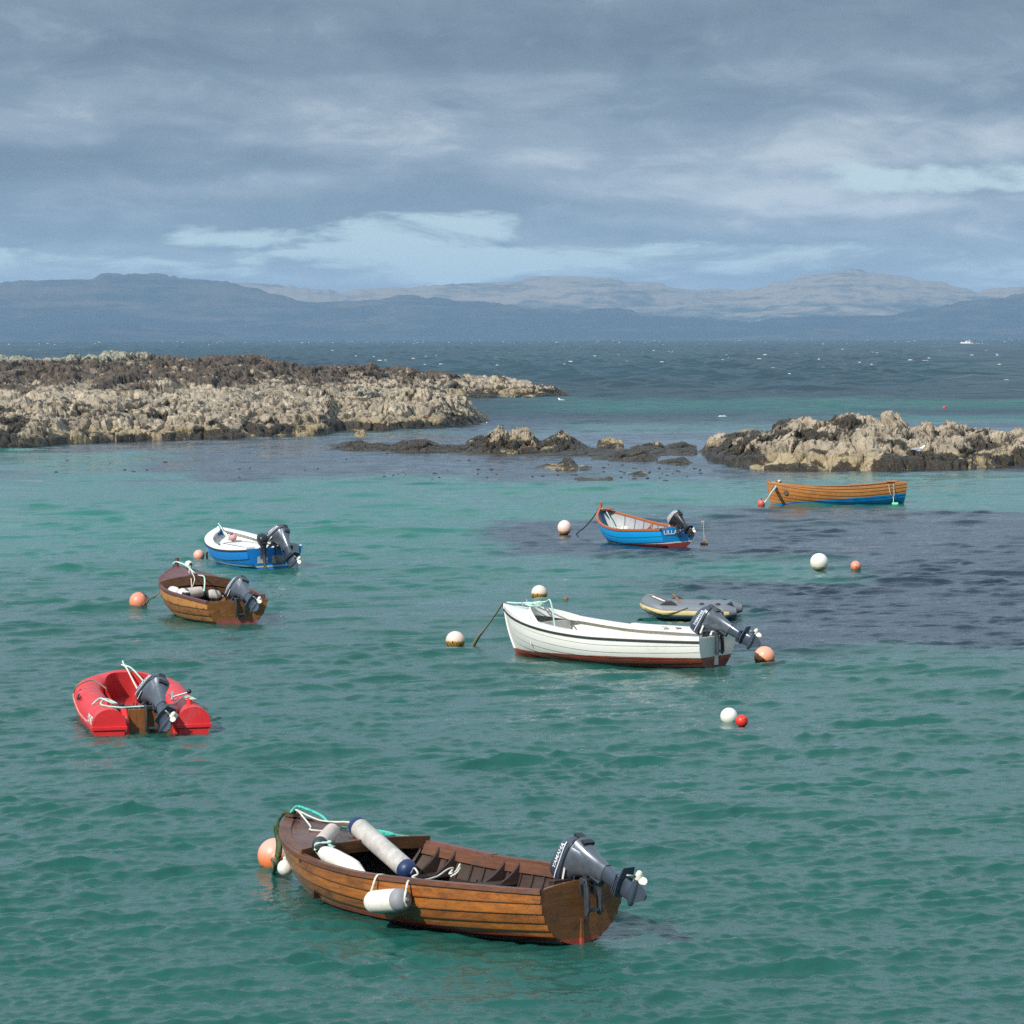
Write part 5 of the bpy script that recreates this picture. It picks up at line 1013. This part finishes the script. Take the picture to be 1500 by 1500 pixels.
def onred(u, v):    # along the port side, rising
    s_i = np.interp(-1.0+u, C2[:len(ss)//2, 0], np.arange(len(ss)//2)) if C2[0, 0] < C2[10, 0] else 0
    i = int(np.clip(s_i, 0, len(ss)-2)); f = s_i-i; q = A2[i]*(1-f)+A2[i+1]*f; side = q[:, 1]; k = [j for j in range(len(q)) if side[j] > C2[i][1]]
    q = q[k]; q = q[np.argsort(q[:, 2])]; z = .20+v; y = np.interp(z, q[:, 2], q[:, 1]); return (q[:, 0].mean(), y+.006, z)
MB().add([onred(-a[0]*1.1-.32, a[1]) for a in V], Fc).build('side_lettering', M_F['white'], t2, smooth=0)
outboard(t2, (-1.50, -.02, .35), R(58), .99, steer=R(28), label='slate grey outboard motor half tilted over the wooden board', bar=.4)
rope('bow_line', [TR2((1.50, .0, .66)), TR2((1.40, -.02, .61)), TR2((1.15, -.1, .58)), TR2((.5, -.22, .42)), TR2((.1, -.25, .33)), TR2((-.4, -.30, .30))], .013, M_RIG['rope_pale'], 'pale green line from the bow top of the red dinghy back to its thwart')
rope('bow_line', [TR2((1.46, .02, .61)), TR2((1.30, -.03, .58)), TR2((1.0, -.12, .36)), TR2((.5, -.15, .28)), TR2((-.2, -.28, .28))], .013, RWHITE, 'white line hanging slack inside the bow of the red dinghy')
rope('side_rope', [TR2((.55, .84, .33)), TR2((.42, .80, .45)), TR2((.30, .62, .545)), TR2((.15, .50, .50)), TR2((.05, .42, .44))], .011, M_RIG['rope_old'], 'thin tan rope over the left tube of the red dinghy')
lp = [TR2(p) for p in [(-.95, .74, .36), (-1.05, .66, .45), (-1.28, .62, .47), (-1.36, .50, .42), (-1.25, .44, .40), (-1.18, .58, .46), (-1.32, .66, .40), (-1.38, .40, .36), (-1.35, .2, .36), (-1.38, -.1, .37), (-1.35, -.35, .38)]]
rope('stern_rope', lp, .013, M_RIG['rope_pale'], 'pale green rope looped over the left stern lug of the red dinghy')
rope('stern_rope', [TR2(p) for p in [(-1.33, -.36, .38), (-1.28, -.52, .46), (-1.34, -.62, .44), (-1.26, -.68, .42), (-1.20, -.56, .47), (-1.31, -.5, .44), (-1.2, -.74, .36)]], .013, M_RIG['rope_pale'], 'pale green rope knotted over the right stern lug of the red dinghy')
an = thing('folding_anchor', 'small grey folding anchor on the right tube of the red dinghy', 'anchor', tuple(TR2((-.75, -.42, .40)))); MB().tube([(0, 0, 0), (.25, -.10, .08)], .014, 8).tube([(0, .05, .07), (0, -.05, -.04)], .016, 8).tube([(-.05, 0, .05), (.03, 0, -.05)], .016, 8).build('shank', BOLT, an, smooth=40); MB().ball((.25, -.10, .09), .035, n=10, k=6).build('ring', M_ENG['black'], an, smooth=40)
ft = thing('fuel_tank', 'black fuel tank with a red hose on the floor of the red dinghy', 'tank', tuple(TR2((-.88, .24, .11)))); ft.rotation_euler = (0, 0, YW); MB().box((0, 0, .10), (.30, .42, .20)).build('tank_body', M_ENG['black'], ft, smooth=0, bevel=.03); MB().lathe((0, .08, .20), [(.001, .03), (.035, .03), (.035, 0)], 12).build('cap', M_ENG['black'], ft, smooth=40); MB().tube(smoothpts([(0, -.08, .2), (-.08, -.1, .27), (-.18, -.1, .22), (-.3, -.1, .28)]), .012, 6).build('hose', M_ENG['red'], ft, smooth=40)

# ================================================================== grey inflatable
rub = plain('grey_rubber', (.135, .155, .185), .55, var=.08, scale=3, dirt=((.12, .13, .14), .4), bmp=.05); yel = plain('cream_yellow_band', (.66, .54, .26), .55, var=.06); bkr = plain('black_patch', (.02, .02, .022), .6)
YG = R(168); GT = on_water(1009, 906)+np.array([.02, .55, 0]); t4 = thing('inflatable_dinghy', 'grey inflatable dinghy with a pale yellow stripe, behind the white boat', 'boat', tuple(GT), (0, 0, YG)); t4.scale = (1, 1, .9)
TR4 = lambda p: np.asarray(p, float)@rotm(YG, 0, 0).T+GT
def gp_(s):
    a = abs(s); sg = 1 if s > 0 else -1
    if a > .42: u = (a-.42)/.58; return (.38-1.32*u, -sg*.42, .15)
    th = a/.42*math.pi/2; return (.38+.40*math.cos(th), -sg*.42*math.sin(th), .15+.13*math.cos(th)**1.2)
ss4 = np.linspace(-1, 1, 91); P4 = np.array([gp_(s) for s in ss4]); r4 = np.full(91, .177); P4[0, 0] -= .08; P4[-1, 0] -= .08
e4 = np.minimum(np.arange(91), np.arange(91)[::-1]); r4 = r4*np.interp(e4, [0, 1, 3, 7], [.45, .75, .95, 1.]); P4e = P4.copy()
MB().tube(P4e, r4, 24).build('side_tube', rub, t4, smooth=60)
def band(i0, i1, a0, a1, rad, name, mat, step_=1):
    T = np.gradient(P4e, axis=0); T /= np.linalg.norm(T, axis=1, keepdims=True); A = []
    for i in range(i0, i1, step_):
        n = np.cross([0, 0, 1], T[i]); n /= np.linalg.norm(n); n = n if n@(P4e[i]*np.array([1, 1, 0])-np.array([-.2, 0, 0])) > 0 else -n; u = np.cross(T[i], n); u = u if u[2] > 0 else -u
        A.append([P4e[i]+(r4[i]*rad)*(n*math.cos(a)+u*math.sin(a)) for a in np.linspace(a0, a1, 6)])
    m_ = MB().grid(np.array(A), 0); return m_.build(name, mat, t4, smooth=60)
band(9, 82, R(-26), R(6), 1.012, 'stripe', yel); band(81, 88, R(-24), R(4), 1.014, 'rubbing_patch', bkr); band(3, 10, R(-24), R(4), 1.014, 'rubbing_patch', bkr); band(87, 90, R(-24), R(6), 1.013, 'stripe', yel); band(1, 4, R(-24), R(6), 1.013, 'stripe', yel)
MB().grid(np.array([[(x, y, .06) for y in np.linspace(-.42, .42, 5)] for x in np.linspace(-.85, .6, 8)]), 0, flip=True).build('floor', rub, t4, smooth=60)
MB().box((-.80, 0, .15), (.04, .66, .30)).build('transom_board', M_ENG['dark'], t4, smooth=0, bevel=.006)
for sd in (1, -1):
    MB().prism([(.12, .0), (.50, .0), (.40, .075), (.36, .10), (.27, .10), (.22, .075)], 1, sd*.50-.05, sd*.50+.05).build('oar_pad', bkr, t4, smooth=0, bevel=.015).location = (0, 0, .275)
    for x_ in (-.34, -.66): MB().lathe((x_, sd*.47, .305), [(.06, 0), (.05, .02), (.02, .035), (.001, .037)], 14).build('valve', bkr, t4, smooth=40)
bb_ = MB(); A = []
for a in np.linspace(R(10), R(150), 12): A.append([(.78+.181*math.cos(a), y, .28+.181*math.sin(a)) for y in (-.03, .03)])
bb_.grid(np.array(A), 0).build('bow_strap', yel, t4, smooth=60)
grab = smoothpts([TR4((.80, .42, .18)), TR4((.62, .56, .13)), TR4((.42, .62, .09)), TR4((.15, .615, .13)), TR4((-.08, .59, .22))]); rope('grab_line', grab, .010, M_RIG['rope_old'], 'thin dark grab line looped along the stripe of the grey inflatable', sm=0)
oarm = wood('oar_wood', (.20, .10, .05), (.42, .25, .13), (.12, .06, .03), .4)
for (a, b_, lab) in (((-.02, .40, .20), (.26, .36, .46), 'brown oar handle poking up from the middle of the grey inflatable'), ((.40, .36, .31), (.66, .28, .40), 'brown oar shaft lying across the bow of the grey inflatable')):
    o_ = thing('oar', lab, 'oar', tuple(TR4(a))); d_ = TR4(b_)-TR4(a); MB().tube([(0, 0, 0), d_*.8, d_], .022, 8).build('shaft', oarm, o_, smooth=40); MB().tube([d_*.8, d_], .027, 8).build('grip', oarm, o_, smooth=40)

# ================================================================== buoys
def buoy_mat(name, top, bot, growth=0., gz=0., blend=.5, stain=(.02, .018, .010), gtop=(.42, .26, .03)):
    m, nt, b = newmat(name); c = objc(nt); sp = nt.nodes.new('ShaderNodeSeparateXYZ'); nt.links.new(c, sp.inputs[0]); n1 = noise(nt, c, 9, 5, .65); n2 = noise(nt, mapping(nt, c, (1, 1, .5)), 26, 4, .7)
    z = math_(nt, 'ADD', sp.outputs[2], math_(nt, 'MULTIPLY', math_(nt, 'SUBTRACT', n1, .5), .10))
    k = mix(nt, mapr(nt, z, -.06*blend*2, .12*blend*2), bot, top)
    k = mix(nt, mapr(nt, n1, .55, .75, 0., .25), k, tuple(x*.6 for x in bot))
    if growth:
        z2 = math_(nt, 'ADD', sp.outputs[2], math_(nt, 'MULTIPLY', math_(nt, 'SUBTRACT', n2, .5), .09))
        gc = ramp(nt, n2, [(.42, stain), (.52, gtop), (.62, stain)]); k = mix(nt, mapr(nt, z2, gz-.01, gz+.01, growth, 0.), k, gc)
    setc(nt, b, 'Base Color', k); b.inputs['Roughness'].default_value = .42; bump(nt, b, n2, .15, .004); return m
bm = dict(orange=buoy_mat('faded_orange', (.72, .36, .28), (.78, .20, .07), .7, -.10), pale=buoy_mat('pale_pink', (.72, .57, .50), (.70, .44, .34), 1., .0), coral=buoy_mat('coral', (.75, .36, .25), (.72, .26, .13), 1., -.03), pinkish=buoy_mat('pale_pink_egg', (.74, .60, .54), (.72, .50, .42), .9, -.10, 1., (.45, .22, .04), (.6, .33, .05)),
 white=buoy_mat('white_buoy', (.74, .73, .70), (.66, .63, .52), .55, -.11), pink=buoy_mat('pink_buoy', (.70, .40, .34), (.72, .30, .22), .6, -.10), red=buoy_mat('red_buoy', (.66, .035, .022), (.62, .03, .02)), rust=buoy_mat('rusty_buoy', (.30, .08, .03), (.20, .06, .02), .5, .0), coral2=buoy_mat('coral_small', (.74, .26, .17), (.72, .22, .12), .6, -.12, .5, (.20, .07, .03), (.4, .15, .05)))
def buoy(px, cy, wy, rpx, mat, label, name='mooring_buoy', sz=1., eye=None, cat='buoy', lean=(0, 0), chain=False):
    g0 = on_water(px, wy); dist = g0[1]+.02; r = rpx/F*dist; c = at_y(px, cy, dist+r*.3); z = c[2]
    o = thing(name, label, cat, (c[0], c[1], z)); o.rotation_euler = (lean[0], lean[1], 0)
    MB().ball((0, 0, 0), r, 0, 32, 20, sz).build('float_body', mat, o, smooth=80)
    if eye is not None:
        e = Vector(eye).normalized(); k = MB().lathe(np.array(e)*r*.93*(sz if abs(e.z) > .7 else 1), [(r*.30, -.02*0), (r*.30, r*.05), (r*.22, r*.14), (r*.10, r*.16), (.001, r*.10)], 16, 0, eye); k.build('eye', mat if eye[2] < .9 else mat, o, smooth=60)
        MB().lathe(np.array(e)*r*1.075*(sz if abs(e.z) > .7 else 1), [(.001, 0), (r*.09, 0), (r*.09, -.01)], 12, 0, eye).build('eye_hole', blk, o, smooth=0)
    return o, c, r
o_, c_, r_0 = buoy(403, 1253, 1273, 26, bm['orange'], 'big faded orange mooring buoy behind the bow of the foreground dinghy', eye=(.12, -.9, .05))
rope('buoy_rope', [c_+np.array(p)*r_0 for p in [(.1, -1.12, .06), (.30, -1.25, .1), (.2, -1.3, -.15), (-.1, -1.25, .02), (.0, -1.2, -.3), (-.02, -1.1, -.75)]], .014, M_RIG['rope_old'], 'short brown rope tied to the eye of the big faded orange buoy')
buoy(667, 938.5, 947.5, 14.2, bm['pale'], 'pale pink buoy with yellow and black growth, left of the white boat bow')
buoy(790, 869, 875.5, 12, bm['pale'], 'pale pink buoy with dark growth round its waterline, beyond the white boat bow')
buoy(829, 877.5, 879.5, 3.6, bm['rust'], 'tiny rust brown float just right of the pale pink buoy beyond the white boat', 'small_float')
buoy(1120, 962, 971.5, 15.6, bm['coral'], 'coral orange buoy with black and yellow growth under the white boat propeller')
buoy(1068, 1049.5, 1056.5, 13, bm['white'], 'white ball buoy touching a smaller red one in open water', lean=(.3, 0))
buoy(1086.5, 1056, 1062.5, 9.4, bm['red'], 'small bright red ball buoy beside the white ball in open water', eye=(.3, -.5, .35))
buoy(1200, 823.5, 834, 13.3, bm['white'], 'large clean white ball buoy at the right, before the golden rowing boat')
buoy(1253.5, 829, 834, 7.6, bm['coral2'], 'small coral buoy right of the large clean white ball buoy', eye=(-.1, -.9, -.05))
buoy(827, 773, 783.5, 10.3, bm['pinkish'], 'egg shaped pale pink buoy left of the sky blue boat', sz=1.08)
buoy(291.5, 813.5, 819, 8.3, bm['pink'], 'pink ball buoy left of the blue and white boat')
o_, c_, r_0 = buoy(203, 881, 891.5, 13.6, bm['coral2'], 'orange pink buoy with a small rusty chain, left of the weathered dinghy', eye=(.55, -.2, .62))
ct = thing('buoy_chain', 'short rusty chain hanging on the orange buoy left of the weathered dinghy', 'chain', tuple(c_)); lk = plain('rusty_chain', (.12, .09, .07), .7, .5, .4, 40)
for k, (u, v_, w__) in enumerate([(.55, -.55, .95), (.80, -.55, .75), (.98, -.55, .50), (1.08, -.5, .25), (1.10, -.5, .0), (.95, -.55, -.3), (.80, -.6, -.6)]):
    cc = np.array((u, v_, w__))*r_0; a = np.linspace(0, 2*math.pi, 13); e1 = np.array([.6, 0, -.8]) if k < 3 else np.array([0, 0, -1.]); e2 = np.array([0, 1, 0]) if k % 2 else np.cross(e1, [0, 1, 0]); MB().tube([cc+e1*.034*math.cos(q)+e2*.016*math.sin(q) for q in a], .008, 6).build('chain_link', lk, ct, smooth=60)
buoy(1383.3, 597, 598.6, 2.4, bm['red'], 'tiny red float far out beyond the right hand rocks', 'small_float')
# dan buoy: rod with a cork float
g0 = on_water(1031.5, 797); dn = thing('dan_buoy', 'thin pole marker on a small orange brown float beside the sky blue boat stern', 'buoy', tuple(g0)); pm = plain('pole_paint', (.42, .33, .29), .6, var=.3, scale=20)
MB().lathe((0, 0, 0), [(.001, -.04), (.06, -.04), (.10, -.01), (.105, .03), (.07, .055), (.02, .06)], 20).build('float_body', plain('cork_orange', (.36, .17, .06), .6, var=.25), dn, smooth=40); MB().tube([(0, 0, .05), (-.02, 0, .62)], .010, 8).tube([(.06, 0, .05), (.0, 0, .25)], .006, 6).build('pole', pm, dn, smooth=40); MB().box((-.035, 0, .60), (.07, .03, .04), rot=(0, .2, 0)).tube([(-.075, 0, .60), (-.075, 0, .52)], .008, 6).build('lamp_head', pm, dn, smooth=0, bevel=.005)

# ================================================================== gulls and the far boat
gwh = plain('gull_white', (.78, .78, .77), .8, var=.03); ggr = plain('gull_grey', (.30, .32, .35), .8, var=.05); gye = plain('gull_bill', (.65, .36, .05), .5)
def gull(loc, yaw, label, sit=True, sc=1., name='gull'):
    o = thing(name, label, 'bird', tuple(loc), (0, 0, yaw)); o.scale = (sc,)*3
    xs = [-.24, -.18, -.10, 0, .08, .13, .165, .19, .215, .235]; rs = [.008, .03, .06, .078, .07, .05, .038, .045, .035, .012]; zs = [.13, .13, .12, .115, .135, .175, .21, .235, .235, .228]
    bd = MB().tube([(x, 0, z) for x, z in zip(xs, zs)], rs, 14); bd.build('body', gwh, o, smooth=60)
    MB().tube([(.225, 0, .228), (.275, 0, .215)], [.012, .003], 6).build('beak', gye, o, smooth=60)
    for sd in (1, -1):
        A = [[(x, sd*(yy), z) for yy, z in ((.062, .10), (.080, .13), (.058, .175), (.02, .192))] for x in (.08, 0, -.12)]+[[(-.30, sd*.015, .135+q*.005) for q in range(4)]]
        MB().grid(np.array(A), 0, flip=sd < 0).grid(np.array(A)*np.array([1, .97, .995]), 0, flip=sd > 0).build('wing', ggr, o, smooth=60)
        if sit: MB().tube([(0, sd*.025, .06), (0, sd*.025, 0)], .006, 5).build('leg', gye, o, smooth=60)
    return o
def on_rock(px, py, name_):
    d = Vector(tuple(FB+RB*(px-CX)/F-UB*(py-CY)/F)).normalized(); best = None
    for o in bpy.data.objects:
        if o.name.startswith(name_):
            h = o.ray_cast(Vector((0, 0, HC)), d)
            if h[0]: return np.array(h[1])
    return None
bpy.context.view_layer.update()
p = on_rock(1346, 664, 'rocky_islet'); p = p if p is not None else at_y(1346, 664, 135)
gull(p, .2, 'grey and white gull standing on the right hand rocks', sc=1.25)
gull(on_water(822, 588)+np.array([0, 0, -.06]), 2.6, 'white gull on the sea off the tip of the left headland', False, 1.3)
p = on_rock(711, 624, 'rocky_shore'); p = p if p is not None else on_water(711, 620)
gull(p, 1., 'small white gull at the waterline on the pale rocks of the left headland', sc=.9)
g0 = on_water(1417, 504.3); fbt = thing('motor_cruiser', 'small white motor boat with a red cabin side under way near the horizon', 'boat', tuple(g0), (0, 0, math.pi)); sc_ = 1.2
fh = MB(); A = []
for t in np.linspace(0, 1, 14):
    b_ = 1.2*(1-t**2.6)+.03; A.append([(-3.4+7*t, 0, -.25), (-3.4+7*t, b_*.7, -.1), (-3.4+7*t+.2*t, b_, .75+.55*t*t), (-3.4+7*t+.2*t, 0, .78+.55*t*t), (-3.4+7*t+.2*t, -b_, .75+.55*t*t), (-3.4+7*t, -b_*.7, -.1)])
fh.grid(np.array(A)*sc_, 0, cv=True); fh.add(np.array(A[0])*sc_, [(0, 1, 2, 3, 4, 5)]); fh.build('hull', gwh, fbt, smooth=40)
MB().prism([(-1.6*sc_, .8*sc_), (1.3*sc_, .9*sc_), (.7*sc_, 1.9*sc_), (-1.4*sc_, 1.9*sc_)], 1, -.8*sc_, .8*sc_).build('cabin', gwh, fbt, smooth=0, bevel=.08)
MB().box((-.3*sc_, 0, 1.45*sc_), (1.6*sc_, 1.66*sc_, .45*sc_)).build('cabin_window', blk, fbt, smooth=0, bevel=.03)
MB().box((1.9*sc_, 0, 1.3*sc_), (.7*sc_, 1.2*sc_, .9*sc_), taper=.7).box((-2.4*sc_, 0, 1.2*sc_), (.6*sc_, 1.*sc_, .9*sc_), taper=.8).build('cabin_panel', M_ENG['red'], fbt, smooth=0, bevel=.05)
MB().tube([(-1.*sc_, 0, 1.8*sc_), (-1.1*sc_, 0, 3.0*sc_)], .05, 6).build('mast', gwh, fbt, smooth=40)
wk = MB(); rr = random.Random(4)
for k in range(60):
    x = g0[0]+rr.uniform(-3, 24)+0; fx = max(0, (x-g0[0]-4)/20); wk.ball((x, g0[1]+rr.gauss(0, 2), .15+rr.uniform(0, .55)*(1-fx)), rr.uniform(.2, .5)*(1-.5*fx), n=7, k=5, sz=.5)
tag(wk.build('boat_wake', mf), 'white foam trailing behind the far motor boat', 'foam', kind='stuff')
